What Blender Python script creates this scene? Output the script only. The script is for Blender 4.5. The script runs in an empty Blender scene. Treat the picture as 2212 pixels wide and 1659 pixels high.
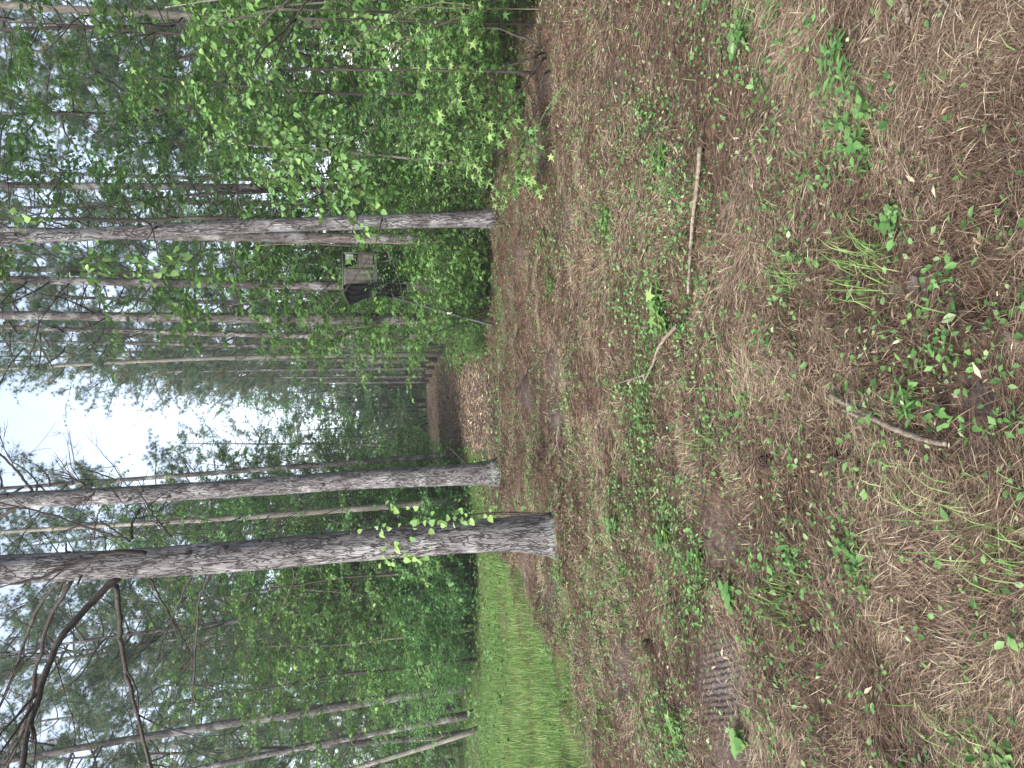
import bpy, math, random
import numpy as np
from mathutils import Vector
rng = np.random.default_rng(11)
random.seed(11)
SC = bpy.context.scene
COL = SC.collection
R = math.radians

# ------------------------------------------------------------------ camera model (photo measured on a 2212 x 1659 copy)
F, CX, CY = 1521.0, 1106.0, 829.5
PITCH, ROLL, CAMZ = R(8.2), R(2.2), 1.6
_f = np.array([0, math.cos(PITCH), -math.sin(PITCH)])
_w0 = np.array([0, math.sin(PITCH), math.cos(PITCH)])
_r0 = np.array([1.0, 0, 0])
_w = _w0 * math.cos(ROLL) + _r0 * math.sin(ROLL)
_r = _r0 * math.cos(ROLL) - _w0 * math.sin(ROLL)

def vnoise(x, y, seed=0):
    x = np.asarray(x, float); y = np.asarray(y, float)
    xi = np.floor(x).astype(np.int64); yi = np.floor(y).astype(np.int64)
    fx = x - xi; fy = y - yi
    fx = fx * fx * (3 - 2 * fx); fy = fy * fy * (3 - 2 * fy)
    def hsh(i, j):
        n = (i * 374761393 + j * 668265263 + seed * 974711) & 0x7fffffff
        n = ((n ^ (n >> 13)) * 1274126177) & 0x7fffffff
        n = n ^ (n >> 16)
        return (n % 100003) / 100003.0
    a, b, c, d = hsh(xi, yi), hsh(xi + 1, yi), hsh(xi, yi + 1), hsh(xi + 1, yi + 1)
    return (a * (1 - fx) + b * fx) * (1 - fy) + (c * (1 - fx) + d * fx) * fy

def sstep(a, b, x):
    t = np.clip((np.asarray(x, float) - a) / (b - a), 0, 1)
    return t * t * (3 - 2 * t)

MOUNDS = [(-1.56, 7.15), (-1.58, 11.75), (2.72, 11.6)]
def flat(X, Y):
    v = ray(X, Y); t = -CAMZ / v[2]; return v[0] * t, v[1] * t
def ray(X, Y):
    return _f + _r * ((CY - Y) / F) - _w * ((X - CX) / F)
PITS = [(*flat(X, Y), r, d) for X, Y, r, d in ((1132, 850, .30, .11), (1150, 905, .22, .08), (1200, 900, .26, .11), (1190, 780, .24, .07), (1215, 985, .18, .07), (1128, 1232, .22, .09), (1185, 1295, .2, .08), (1238, 1640, .2, .09), (1225, 1440, .2, .07),
        (1150, 640, .2, .07), (1120, 560, .2, .06), (1160, 330, .25, .09), (1185, 180, .22, .09), (1240, 60, .2, .08), (1345, 1420, .16, .06), (1560, 1165, .13, .05), (1330, 985, .16, .05), (1690, 1240, .08, .04), (2005, 1590, .05, .035), (2120, 640, .05, .03), (1790, 745, .07, .03))]
def hgt(x, y):
    x = np.asarray(x, float); y = np.asarray(y, float)
    h = 0.05 * (vnoise(x * 1.0, y * 1.1, 1) - .5) + 0.03 * (vnoise(x * 2.9, y * 3.1, 2) - .5) + 0.022 * (vnoise(x * 7, y * 7, 3) - .5)
    win = sstep(6.5, 8.5, y) * (1 - sstep(12.5, 15, y))
    h = h + win * 0.17 * (1 - np.abs(2 * vnoise(x * .45 + 4, y * 1.25 + x * .25, 5) - 1) - .6)
    rut = np.exp(-((y - 10.1 - .12 * x) / .2) ** 2) * sstep(-7, -4, x) * (1 - sstep(2, 3, x))
    rut2 = np.exp(-((y - 8.6 - .10 * x) / .18) ** 2) * sstep(-7, -4, x) * (1 - sstep(1.5, 3, x))
    h = h - .20 * rut * sstep(.3, .8, vnoise(x * 1.3, y, 8)) - .20 * rut2 * sstep(.3, .8, vnoise(x * 1.1 + 9, y, 9))
    h = h + .07 * sstep(.62, .85, vnoise(x * 1.6, y * 2.4, 12)) * sstep(5, 7, y) * (1 - sstep(13, 15, y)) - .035 * sstep(.66, .8, vnoise(x * 4.1, y * 4.1, 13))
    for tx, ty, r, d in PITS:
        q = ((x - tx) / (1.7 * r)) ** 2 + ((y - ty) / (.75 * r)) ** 2; h = h + d * (.9 * np.exp(-((np.sqrt(q) - 1.35) / .38) ** 2) * (.4 + vnoise(x * 6, y * 6, 14)) - 1.0 * np.exp(-q * 1.4))
    for tx, ty in MOUNDS: h = h + .10 * np.exp(-((x - tx) ** 2 + (y - ty) ** 2) / .22)
    h = h + .25 * (vnoise(x * .12, y * .12, 6) - .5) * sstep(14, 40, y)
    return h

def ray(X, Y):
    return _f + _r * ((CY - Y) / F) - _w * ((X - CX) / F)

def P(X, Y, d):
    v = ray(X, Y); v = v * (d / v[1])
    return np.array([v[0], v[1], v[2] + CAMZ])

def G(X, Y):
    v = ray(X, Y); z = 0.0
    for _ in range(4):
        t = (z - CAMZ) / v[2]
        p = v * t
        z = float(hgt(p[0], p[1]))
    return np.array([p[0], p[1], z])

def proj(p):
    q = p - np.array([0, 0, CAMZ])
    dep = q @ _f
    return CX - (q @ _w) / dep * F, CY - (q @ _r) / dep * F

def px(w, d):          # a width of w photo units seen at d metres
    return w / F * d

# ------------------------------------------------------------------ geometry helpers
class Geo:
    def __init__(s):
        s.V = []; s.T = []; s.M = []; s.A = []; s.n = 0
    def add(s, V, T, mat=0, tint=0.5):
        V = np.asarray(V, np.float32); T = np.asarray(T, np.int32)
        if len(V) == 0: return
        s.V.append(V); s.T.append(T + s.n); s.n += len(V)
        s.M.append(np.full(len(T), mat, np.int32))
        s.A.append(np.full(len(V), tint, np.float32) if np.isscalar(tint) else np.asarray(tint, np.float32))
    def pack(s):
        return np.concatenate(s.V), np.concatenate(s.T), np.concatenate(s.M), np.concatenate(s.A)
    def merge(s, other, loc=(0, 0, 0), rz=0, sc=(1, 1, 1), dt=0):
        V, T, M, A = other.pack()
        c, n = math.cos(rz), math.sin(rz)
        W = V * np.asarray(sc, np.float32)
        W = np.stack([W[:, 0] * c - W[:, 1] * n, W[:, 0] * n + W[:, 1] * c, W[:, 2]], 1) + np.asarray(loc, np.float32)
        s.V.append(W.astype(np.float32)); s.T.append(T + s.n); s.n += len(V); s.M.append(M); s.A.append(np.clip(A + dt, 0, 1))
    def mesh(s, name, mats):
        V, T, M, A = s.pack()
        me = bpy.data.meshes.new(name)
        me.vertices.add(len(V)); me.vertices.foreach_set('co', V.ravel())
        me.loops.add(3 * len(T)); me.loops.foreach_set('vertex_index', T.ravel())
        me.polygons.add(len(T)); me.polygons.foreach_set('loop_start', np.arange(0, 3 * len(T), 3, dtype=np.int32))
        me.polygons.foreach_set('material_index', M)
        me.polygons.foreach_set('use_smooth', np.ones(len(T), bool))
        at = me.attributes.new('tint', 'FLOAT', 'POINT'); at.data.foreach_set('value', A)
        for m in mats: me.materials.append(m)
        me.update(calc_edges=True)
        return me
    def obj(s, name, mats, parent=None, loc=None):
        o = bpy.data.objects.new(name, s.mesh(name, mats)); COL.objects.link(o)
        if parent is not None: o.parent = parent
        if loc is not None: o.location = loc
        return o

def tube(g, pts, rad, n=8, mat=0, tint=.5, cap=True, wob=0):
    pts = np.asarray(pts, float); k = len(pts)
    rad = np.broadcast_to(np.asarray(rad, float), (k,)) if np.ndim(rad) == 0 else np.asarray(rad, float)
    lob = 1.0
    if rad.ndim == 2: lob = rad / rad[:, :1]; rad = rad[:, 0]
    d = np.gradient(pts, axis=0); d /= np.linalg.norm(d, axis=1, keepdims=True) + 1e-9
    ref = np.array([0, 0, 1.0]) if abs(d[:, 2]).mean() < .75 else np.array([1.0, 0, 0])
    a = np.cross(d, ref); a /= np.linalg.norm(a, axis=1, keepdims=True) + 1e-9
    b = np.cross(d, a)
    th = np.arange(n) * 2 * math.pi / n
    rr = rad[:, None] * np.ones((1, n)) * lob
    if wob:
        rr = rr * (1 + wob * (rng.random((k, n)) - .5))
    V = pts[:, None, :] + rr[:, :, None] * (a[:, None, :] * np.cos(th)[None, :, None] + b[:, None, :] * np.sin(th)[None, :, None])
    V = V.reshape(-1, 3)
    i = np.arange(k - 1)[:, None] * n; j = np.arange(n)[None, :]; j2 = (j + 1) % n
    q0, q1, q2, q3 = i + j, i + j2, i + n + j2, i + n + j
    T = np.concatenate([np.stack([q0, q1, q2], -1).reshape(-1, 3), np.stack([q0, q2, q3], -1).reshape(-1, 3)])
    if cap:
        V = np.concatenate([V, pts[:1], pts[-1:]])
        c0, c1 = len(V) - 2, len(V) - 1
        jj = np.arange(n); jj2 = (jj + 1) % n
        T = np.concatenate([T, np.stack([jj2, jj, np.full(n, c0)], -1), np.stack([(k - 1) * n + jj, (k - 1) * n + jj2, np.full(n, c1)], -1)])
    g.add(V, T, mat, tint)

def spline(ctrl, n):
    c = np.asarray(ctrl, float)
    if len(c) == 2: return c[0] + (c[1] - c[0]) * np.linspace(0, 1, n)[:, None]
    c = np.vstack([2 * c[0] - c[1], c, 2 * c[-1] - c[-2]])
    out = []
    m = len(c) - 3
    for t in np.linspace(0, m - 1e-6, n):
        i = int(t); u = t - i
        p0, p1, p2, p3 = c[i:i + 4]
        out.append(.5 * ((2 * p1) + (-p0 + p2) * u + (2 * p0 - 5 * p1 + 4 * p2 - p3) * u * u + (-p0 + 3 * p1 - 3 * p2 + p3) * u ** 3))
    return np.array(out)

def box(g, c, sx, sy, sz, mat=0, tint=.5, rz=0):
    c = np.asarray(c, float)
    V = np.array([[x, y, z] for x in (-1, 1) for y in (-1, 1) for z in (-1, 1)]) * .5 * np.array([sx, sy, sz])
    cs, sn = math.cos(rz), math.sin(rz)
    V = np.stack([V[:, 0] * cs - V[:, 1] * sn, V[:, 0] * sn + V[:, 1] * cs, V[:, 2]], 1) + c
    T = [[0, 1, 3], [0, 3, 2], [4, 6, 7], [4, 7, 5], [0, 4, 5], [0, 5, 1], [2, 3, 7], [2, 7, 6], [0, 2, 6], [0, 6, 4], [1, 5, 7], [1, 7, 3]]
    # split vertices so that faces stay flat
    VV = V[np.array(T).ravel()]; g.add(VV, np.arange(36).reshape(-1, 3), mat, tint)

# leaf templates: base at the origin, tip along +Y, face up +Z, one unit long
def _mir(h):
    return h + [[-x, y, z] for x, y, z in h]
OVAL = (np.array([[0, 0, 0], [0, .38, -.03], [0, .74, -.05], [0, 1, -.12], [-.27, .33, .05], [-.22, .68, .01], [.27, .33, .05], [.22, .68, .01]]),
        np.array([[0, 1, 4], [4, 1, 5], [1, 2, 5], [5, 2, 3], [1, 0, 6], [1, 6, 7], [2, 1, 7], [2, 7, 3]]))
LANCE = (np.array([[0, 0, 0], [0, .45, -.02], [0, 1, -.14], [-.13, .4, .03], [.13, .4, .03]]), np.array([[0, 1, 3], [3, 1, 2], [1, 0, 4], [1, 4, 2]]))
DIAM = (np.array([[0, 0, 0], [-.3, .45, .05], [.3, .45, .05], [0, 1, -.06]]), np.array([[0, 3, 1], [0, 2, 3]]))
def _star():
    V = [[0, .34, .02]]
    for k in range(10):
        a = math.pi + k * math.pi / 5
        r = [.30, .50, .20, .60, .19, .66, .19, .60, .20, .50][k] if k else .24
        tip = k % 2 == 1
        V.append([math.sin(a) * r, .34 + math.cos(a) * r, -.09 * (r / .6) ** 2 if tip else .02])
    T = [[0, 1 + (k + 1) % 10, 1 + k] for k in range(10)]
    return np.array(V), np.array(T)
STAR = _star()
HEART = (np.array([[0, .42, -.02], [0, .04, 0], [-.24, -.04, .02], [-.44, .2, .05], [-.40, .5, .03], [-.2, .8, -.03], [0, 1.02, -.1],
                   [.2, .8, -.03], [.40, .5, .03], [.44, .2, .05], [.24, -.04, .02]]),
         np.array([[0, 2 + (k % 10), 1 + k] if k < 9 else [0, 1, 10] for k in range(10)]))
HEART = (HEART[0], np.array([[0, 1 + (k + 1) % 10, 1 + k] for k in range(10)]))

def nrmz(v):
    return v / (np.linalg.norm(v, axis=-1, keepdims=True) + 1e-9)

def leaves(g, tpl, pos, tdir, nrm, size, tint, mat=1):
    if len(pos) == 0: return
    V, T = tpl; n = len(pos)
    t = nrmz(np.asarray(tdir, float)); b = nrmz(np.cross(t, nrm)); nn = np.cross(b, t)
    size = np.broadcast_to(size, (n,))
    W = (V[None, :, 0:1] * b[:, None, :] + V[None, :, 1:2] * t[:, None, :] + V[None, :, 2:3] * nn[:, None, :]) * size[:, None, None] + np.asarray(pos)[:, None, :]
    TT = (np.arange(n) * len(V))[:, None, None] + T[None]
    g.add(W.reshape(-1, 3), TT.reshape(-1, 3), mat, np.repeat(np.broadcast_to(tint, (n,)), len(V)))

def spray(pts, step, droop=.25, flat=.5, start=.15):
    """leaf positions, directions and normals along a twig, alternating sides"""
    pts = np.asarray(pts, float)
    seg = np.linalg.norm(np.diff(pts, axis=0), axis=1); cum = np.concatenate([[0], np.cumsum(seg)]); L = cum[-1]
    n = max(2, int(L * (1 - start) / step))
    s = L * start + (np.arange(n) + rng.random(n) * .8) * (L * (1 - start) / n)
    s = np.clip(s, 0, L)
    p = np.stack([np.interp(s, cum, pts[:, i]) for i in range(3)], 1)
    d = nrmz(np.gradient(pts, axis=0)); dd = nrmz(np.stack([np.interp(s, cum, d[:, i]) for i in range(3)], 1))
    side = nrmz(np.cross(dd, [0, 0, 1.0]) + 1e-4) * np.where(np.arange(n) % 2, 1, -1)[:, None]
    t = dd * (.35 + .5 * rng.random((n, 1))) + side * (.7 + .4 * rng.random((n, 1))) + rng.normal(0, .3, (n, 3)); t[:, 2] -= droop
    nr = np.array([0, 0, 1.0]) + rng.normal(0, flat, (n, 3))
    p = p + nrmz(t) * .02
    return p, t, nr

def wander(p0, d0, L, n=6, jit=.12, grav=0.0):
    pts = [np.asarray(p0, float)]; d = nrmz(np.asarray(d0, float))
    for i in range(n - 1):
        d = nrmz(d + rng.normal(0, jit, 3) + np.array([0, 0, grav]))
        pts.append(pts[-1] + d * L / (n - 1))
    return np.array(pts)

def at_s(pts, s):
    i = s * (len(pts) - 1); k = min(int(i), len(pts) - 2); u = i - k
    return pts[k] * (1 - u) + pts[k + 1] * u, nrmz(pts[k + 1] - pts[k])

def rotz(v, a):
    c, s = math.cos(a), math.sin(a)
    return np.array([v[0] * c - v[1] * s, v[0] * s + v[1] * c, v[2]])

# ------------------------------------------------------------------ materials
def newmat(name):
    m = bpy.data.materials.new(name); m.use_nodes = True
    nt = m.node_tree
    for n in list(nt.nodes): nt.nodes.remove(n)
    out = nt.nodes.new('ShaderNodeOutputMaterial')
    return m, nt, out
def N(nt, t, **kw):
    n = nt.nodes.new(t)
    for k, v in kw.items():
        if k in n.inputs.keys() if isinstance(k, str) else False: n.inputs[k].default_value = v
        else: setattr(n, k, v)
    return n
def ramp(nt, stops, fac=None):
    r = nt.nodes.new('ShaderNodeValToRGB'); el = r.color_ramp.elements
    while len(el) > 1: el.remove(el[0])
    el[0].position = stops[0][0]; el[0].color = (*stops[0][1], 1)
    for p, c in stops[1:]:
        e = el.new(p); e.color = (*c, 1)
    if fac is not None: nt.links.new(fac, r.inputs[0])
    return r
def leafmat(name, stops, trans=.32, rough=.55, spec=.2, ty=(1.2, 1.2, .75)):
    m, nt, out = newmat(name); L = nt.links.new
    at = N(nt, 'ShaderNodeAttribute', attribute_name='tint')
    oi = N(nt, 'ShaderNodeObjectInfo')
    ad = N(nt, 'ShaderNodeMath', operation='MULTIPLY_ADD'); L(oi.outputs['Random'], ad.inputs[0]); ad.inputs[1].default_value = .16; L(at.outputs['Fac'], ad.inputs[2])
    sb = N(nt, 'ShaderNodeMath', operation='SUBTRACT'); L(ad.outputs[0], sb.inputs[0]); sb.inputs[1].default_value = .08
    r = ramp(nt, stops, sb.outputs[0])
    p = N(nt, 'ShaderNodeBsdfPrincipled'); L(r.outputs[0], p.inputs['Base Color']); p.inputs['Roughness'].default_value = rough
    p.inputs['Specular IOR Level'].default_value = spec
    tr = N(nt, 'ShaderNodeBsdfTranslucent')
    mul = N(nt, 'ShaderNodeMix', data_type='RGBA', blend_type='MULTIPLY'); mul.inputs[0].default_value = 1
    L(r.outputs[0], mul.inputs[6]); mul.inputs[7].default_value = (*ty, 1); L(mul.outputs[2], tr.inputs[0])
    mx = N(nt, 'ShaderNodeMixShader'); mx.inputs[0].default_value = trans
    L(p.outputs[0], mx.inputs[1]); L(tr.outputs[0], mx.inputs[2]); L(mx.outputs[0], out.inputs[0])
    return m
GREEN = [(0, (.026, .070, .018)), (.35, (.056, .132, .033)), (.65, (.100, .198, .050)), (.88, (.155, .265, .075)), (1, (.24, .30, .09))]
BLUEGREEN = [(0, (.032, .090, .034)), (.35, (.068, .168, .058)), (.7, (.118, .250, .085)), (1, (.20, .33, .12))]
M_leaf = leafmat('sweetgum_leaf', GREEN)
M_leafy = leafmat('young_leaf', [(0, (.036, .088, .021)), (.4, (.080, .172, .042)), (.75, (.140, .255, .070)), (1, (.24, .34, .11))])
M_leafb = leafmat('woodland_leaf', BLUEGREEN)
M_vine = leafmat('vine_leaf', [(0, (.055, .13, .036)), (.5, (.11, .215, .068)), (1, (.24, .34, .11))])
M_weed = leafmat('weed_leaf', [(0, (.028, .070, .020)), (.4, (.058, .135, .036)), (.7, (.105, .200, .060)), (.92, (.16, .25, .10)), (1, (.24, .30, .16))], trans=.25)
M_grass = leafmat('grass_blade', [(0, (.045, .105, .024)), (.4, (.088, .178, .042)), (.75, (.145, .240, .070)), (1, (.29, .30, .15))], trans=.3)
M_needle = leafmat('pine_foliage', [(0, (.035, .066, .035)), (.5, (.068, .122, .06)), (.85, (.115, .175, .09)), (1, (.26, .18, .08))], trans=.2, ty=(1.1, 1.1, .8))
M_litter = leafmat('needle_litter', [(0, (.016, .0105, .0078)), (.25, (.050, .032, .022)), (.55, (.118, .079, .054)), (.8, (.200, .142, .097)), (.93, (.27, .21, .135)), (1, (.35, .30, .205))], trans=.08, rough=.75, spec=.2, ty=(1, 1, 1))

def barkmat(name, plate, plate2, furrow, scale=22, zs=.38, bump=.6, dist=.012, lich=(.34, .34, .33), fw=.12):
    m, nt, out = newmat(name); L = nt.links.new
    tc = N(nt, 'ShaderNodeTexCoord'); mp = N(nt, 'ShaderNodeMapping'); mp.inputs['Scale'].default_value = (1, 1, zs)
    L(tc.outputs['Object'], mp.inputs[0])
    nz = N(nt, 'ShaderNodeTexNoise'); nz.inputs['Scale'].default_value = 9; nz.inputs['Detail'].default_value = 4; L(mp.outputs[0], nz.inputs[0])
    mixv = N(nt, 'ShaderNodeMix', data_type='RGBA', blend_type='LINEAR_LIGHT'); mixv.inputs[0].default_value = .11
    L(mp.outputs[0], mixv.inputs[6]); L(nz.outputs['Color'], mixv.inputs[7])
    vo = N(nt, 'ShaderNodeTexVoronoi', feature='DISTANCE_TO_EDGE'); vo.inputs['Scale'].default_value = scale; L(mixv.outputs[2], vo.inputs[0])
    vc = N(nt, 'ShaderNodeTexVoronoi'); vc.inputs['Scale'].default_value = scale; L(mixv.outputs[2], vc.inputs[0])
    edge = N(nt, 'ShaderNodeMapRange'); edge.inputs[1].default_value = .0; edge.inputs[2].default_value = fw
    nb = N(nt, 'ShaderNodeTexNoise'); nb.inputs['Scale'].default_value = 17; nb.inputs['Detail'].default_value = 5; L(mp.outputs[0], nb.inputs[0])
    ea = N(nt, 'ShaderNodeMath', operation='MULTIPLY_ADD'); L(nb.outputs[0], ea.inputs[0]); ea.inputs[1].default_value = .52; L(vo.outputs['Distance'], ea.inputs[2])
    eb = N(nt, 'ShaderNodeMath', operation='SUBTRACT'); L(ea.outputs[0], eb.inputs[0]); eb.inputs[1].default_value = .235; L(eb.outputs[0], edge.inputs[0])
    n2 = N(nt, 'ShaderNodeTexNoise'); n2.inputs['Scale'].default_value = 60; n2.inputs['Detail'].default_value = 5; L(mp.outputs[0], n2.inputs[0])
    sep = N(nt, 'ShaderNodeSeparateColor'); L(vc.outputs['Color'], sep.inputs[0])
    c1 = N(nt, 'ShaderNodeMix', data_type='RGBA'); c1.inputs[6].default_value = (*plate, 1); c1.inputs[7].default_value = (*plate2, 1); L(sep.outputs[0], c1.inputs[0])
    n3 = N(nt, 'ShaderNodeTexNoise'); n3.inputs['Scale'].default_value = 2.3; n3.inputs['Detail'].default_value = 3; L(tc.outputs['Object'], n3.inputs[0])
    lr = N(nt, 'ShaderNodeMapRange'); lr.inputs[1].default_value = .5; lr.inputs[2].default_value = .75; L(n3.outputs[0], lr.inputs[0])
    c1b = N(nt, 'ShaderNodeMix', data_type='RGBA'); L(c1.outputs[2], c1b.inputs[6]); c1b.inputs[7].default_value = (*lich, 1); L(lr.outputs[0], c1b.inputs[0])
    g2 = N(nt, 'ShaderNodeMix', data_type='RGBA', blend_type='MULTIPLY'); g2.inputs[0].default_value = .7; L(c1b.outputs[2], g2.inputs[6])
    r2 = ramp(nt, [(.3, (.55, .52, .5)), (.7, (1.25, 1.25, 1.25))], n2.outputs[0]); L(r2.outputs[0], g2.inputs[7])
    c2 = N(nt, 'ShaderNodeMix', data_type='RGBA'); c2.inputs[6].default_value = (*furrow, 1); L(g2.outputs[2], c2.inputs[7]); L(edge.outputs[0], c2.inputs[0])
    p = N(nt, 'ShaderNodeBsdfPrincipled'); L(c2.outputs[2], p.inputs['Base Color']); p.inputs['Roughness'].default_value = .9; p.inputs['Specular IOR Level'].default_value = .15
    hm = N(nt, 'ShaderNodeMath', operation='MULTIPLY_ADD'); L(n2.outputs[0], hm.inputs[0]); hm.inputs[1].default_value = .35; L(edge.outputs[0], hm.inputs[2])
    bp = N(nt, 'ShaderNodeBump'); bp.inputs['Strength'].default_value = bump; bp.inputs['Distance'].default_value = dist; L(hm.outputs[0], bp.inputs['Height'])
    L(bp.outputs[0], p.inputs['Normal']); L(p.outputs[0], out.inputs[0])
    return m
M_bark = barkmat('pine_bark', (.168, .161, .163), (.122, .112, .110), (.042, .036, .035), scale=30, zs=.22, bump=1.0, dist=.02, fw=.15)
M_barkfar = barkmat('old_pine_bark', (.115, .104, .099), (.078, .068, .064), (.026, .021, .019), scale=15)
M_smooth = barkmat('smooth_grey_bark', (.19, .175, .15), (.16, .145, .125), (.11, .095, .08), scale=14, zs=.5, bump=.25, lich=(.30, .29, .26))
M_twig = barkmat('twig_bark', (.060, .050, .045), (.045, .037, .033), (.025, .02, .018), scale=40, bump=.3, dist=.004, lich=(.10, .09, .08))
M_dead = barkmat('dead_wood', (.20, .17, .13), (.145, .115, .088), (.085, .064, .048), scale=45, zs=.25, bump=.5, dist=.003, lich=(.25, .215, .17))

def plainmat(name, col, rough=.6, noise=.25, sc=30, metal=0):
    m, nt, out = newmat(name); L = nt.links.new
    tc = N(nt, 'ShaderNodeTexCoord'); n = N(nt, 'ShaderNodeTexNoise'); n.inputs['Scale'].default_value = sc; n.inputs['Detail'].default_value = 5; L(tc.outputs['Object'], n.inputs[0])
    lo = tuple(c * (1 - noise) for c in col); hi = tuple(min(1, c * (1 + noise)) for c in col)
    r = ramp(nt, [(.3, lo), (.7, hi)], n.outputs[0])
    p = N(nt, 'ShaderNodeBsdfPrincipled'); L(r.outputs[0], p.inputs['Base Color']); p.inputs['Roughness'].default_value = rough; p.inputs['Metallic'].default_value = metal; p.inputs['Specular IOR Level'].default_value = .08 if rough > .75 else .35
    bp = N(nt, 'ShaderNodeBump'); bp.inputs['Strength'].default_value = .3; bp.inputs['Distance'].default_value = .004; L(n.outputs[0], bp.inputs['Height']); L(bp.outputs[0], p.inputs['Normal'])
    L(p.outputs[0], out.inputs[0]); return m

def groundmat():
    m, nt, out = newmat('forest_floor'); L = nt.links.new
    tc = N(nt, 'ShaderNodeTexCoord')
    def noise(sc, det=6, mapping=None, rot=0, ro=.6):
        mp = N(nt, 'ShaderNodeMapping'); L(tc.outputs['Object'], mp.inputs[0])
        if mapping: mp.inputs['Scale'].default_value = mapping
        mp.inputs['Rotation'].default_value = (0, 0, rot)
        n = N(nt, 'ShaderNodeTexNoise'); n.inputs['Scale'].default_value = sc; n.inputs['Detail'].default_value = det; n.inputs['Roughness'].default_value = ro; L(mp.outputs[0], n.inputs[0]); return n
    a = noise(40, 6, (1, .25, 1), .6); b = noise(40, 6, (.25, 1, 1), -.4); c = noise(2.2, 5)
    mx = N(nt, 'ShaderNodeMath', operation='MAXIMUM'); L(a.outputs[0], mx.inputs[0]); L(b.outputs[0], mx.inputs[1])
    col = ramp(nt, [(.38, (.014, .009, .0065)), (.52, (.046, .029, .020)), (.62, (.094, .061, .042)), (.75, (.155, .105, .073))], mx.outputs[0])
    big = ramp(nt, [(.3, (.75, .75, .75)), (.7, (1.15, 1.12, 1.08))], c.outputs[0])
    mul = N(nt, 'ShaderNodeMix', data_type='RGBA', blend_type='MULTIPLY'); mul.inputs[0].default_value = 1; L(col.outputs[0], mul.inputs[6]); L(big.outputs[0], mul.inputs[7])
    s1 = noise(55, 7)
    soil = ramp(nt, [(.3, (.036, .029, .026)), (.55, (.088, .072, .066)), (.75, (.15, .127, .117))], s1.outputs[0])
    at = N(nt, 'ShaderNodeAttribute', attribute_name='soil')
    s2 = N(nt, 'ShaderNodeMix', data_type='RGBA'); L(at.outputs['Fac'], s2.inputs[0]); L(mul.outputs[2], s2.inputs[6]); L(soil.outputs[0], s2.inputs[7])
    gr = N(nt, 'ShaderNodeAttribute', attribute_name='green')
    gcol = ramp(nt, [(.35, (.03, .06, .014)), (.65, (.085, .14, .035))], a.outputs[0])
    s3 = N(nt, 'ShaderNodeMix', data_type='RGBA'); L(gr.outputs['Fac'], s3.inputs[0]); L(s2.outputs[2], s3.inputs[6]); L(gcol.outputs[0], s3.inputs[7])
    p = N(nt, 'ShaderNodeBsdfPrincipled'); L(s3.outputs[2], p.inputs['Base Color']); p.inputs['Roughness'].default_value = .95; p.inputs['Specular IOR Level'].default_value = .1
    tr = N(nt, 'ShaderNodeAttribute', attribute_name='tread')
    wv = N(nt, 'ShaderNodeTexWave', wave_type='BANDS', bands_direction='X'); wv.inputs['Scale'].default_value = 10; wv.inputs['Distortion'].default_value = 3.0; wv.inputs['Detail'].default_value = 2; wv.inputs['Detail Scale'].default_value = 3
    mpw = N(nt, 'ShaderNodeMapping'); mpw.inputs['Rotation'].default_value = (0, 0, -.45); L(tc.outputs['Object'], mpw.inputs[0]); L(mpw.outputs[0], wv.inputs[0])
    wm = N(nt, 'ShaderNodeMath', operation='MULTIPLY'); L(wv.outputs['Fac'], wm.inputs[0]); L(tr.outputs['Fac'], wm.inputs[1])
    wm2 = N(nt, 'ShaderNodeMath', operation='MULTIPLY_ADD'); L(wm.outputs[0], wm2.inputs[0]); wm2.inputs[1].default_value = .9; L(mx.outputs[0], wm2.inputs[2])
    bp = N(nt, 'ShaderNodeBump'); bp.inputs['Strength'].default_value = .9; bp.inputs['Distance'].default_value = .012; L(wm2.outputs[0], bp.inputs['Height']); L(bp.outputs[0], p.inputs['Normal'])
    L(p.outputs[0], out.inputs[0]); return m

# ------------------------------------------------------------------ bookkeeping
def tag(o, label=None, cat=None, group=None, kind=None):
    if label: o['label'] = label
    if cat: o['category'] = cat
    if group: o['group'] = group
    if kind: o['kind'] = kind
    return o
def root(name, loc, label, cat, group=None, rz=0, sc=1):
    o = bpy.data.objects.new(name, None); COL.objects.link(o); o.empty_display_size = .2
    o.location = Vector([float(v) for v in loc]); o.rotation_euler = (0, 0, rz); o.scale = (sc, sc, sc) if np.isscalar(sc) else sc
    return tag(o, label, cat, group)
def copy_of(proto, loc, rz, sc, label, cat=None, group=None):
    c = proto.copy(); COL.objects.link(c); c.location = Vector([float(v) for v in loc]); c.rotation_euler = (0, 0, rz)
    c.scale = (sc, sc, sc) if np.isscalar(sc) else sc
    tag(c, label, cat, group)
    for ch in list(proto.children):
        k = ch.copy(); COL.objects.link(k); k.parent = c
    return c

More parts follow.
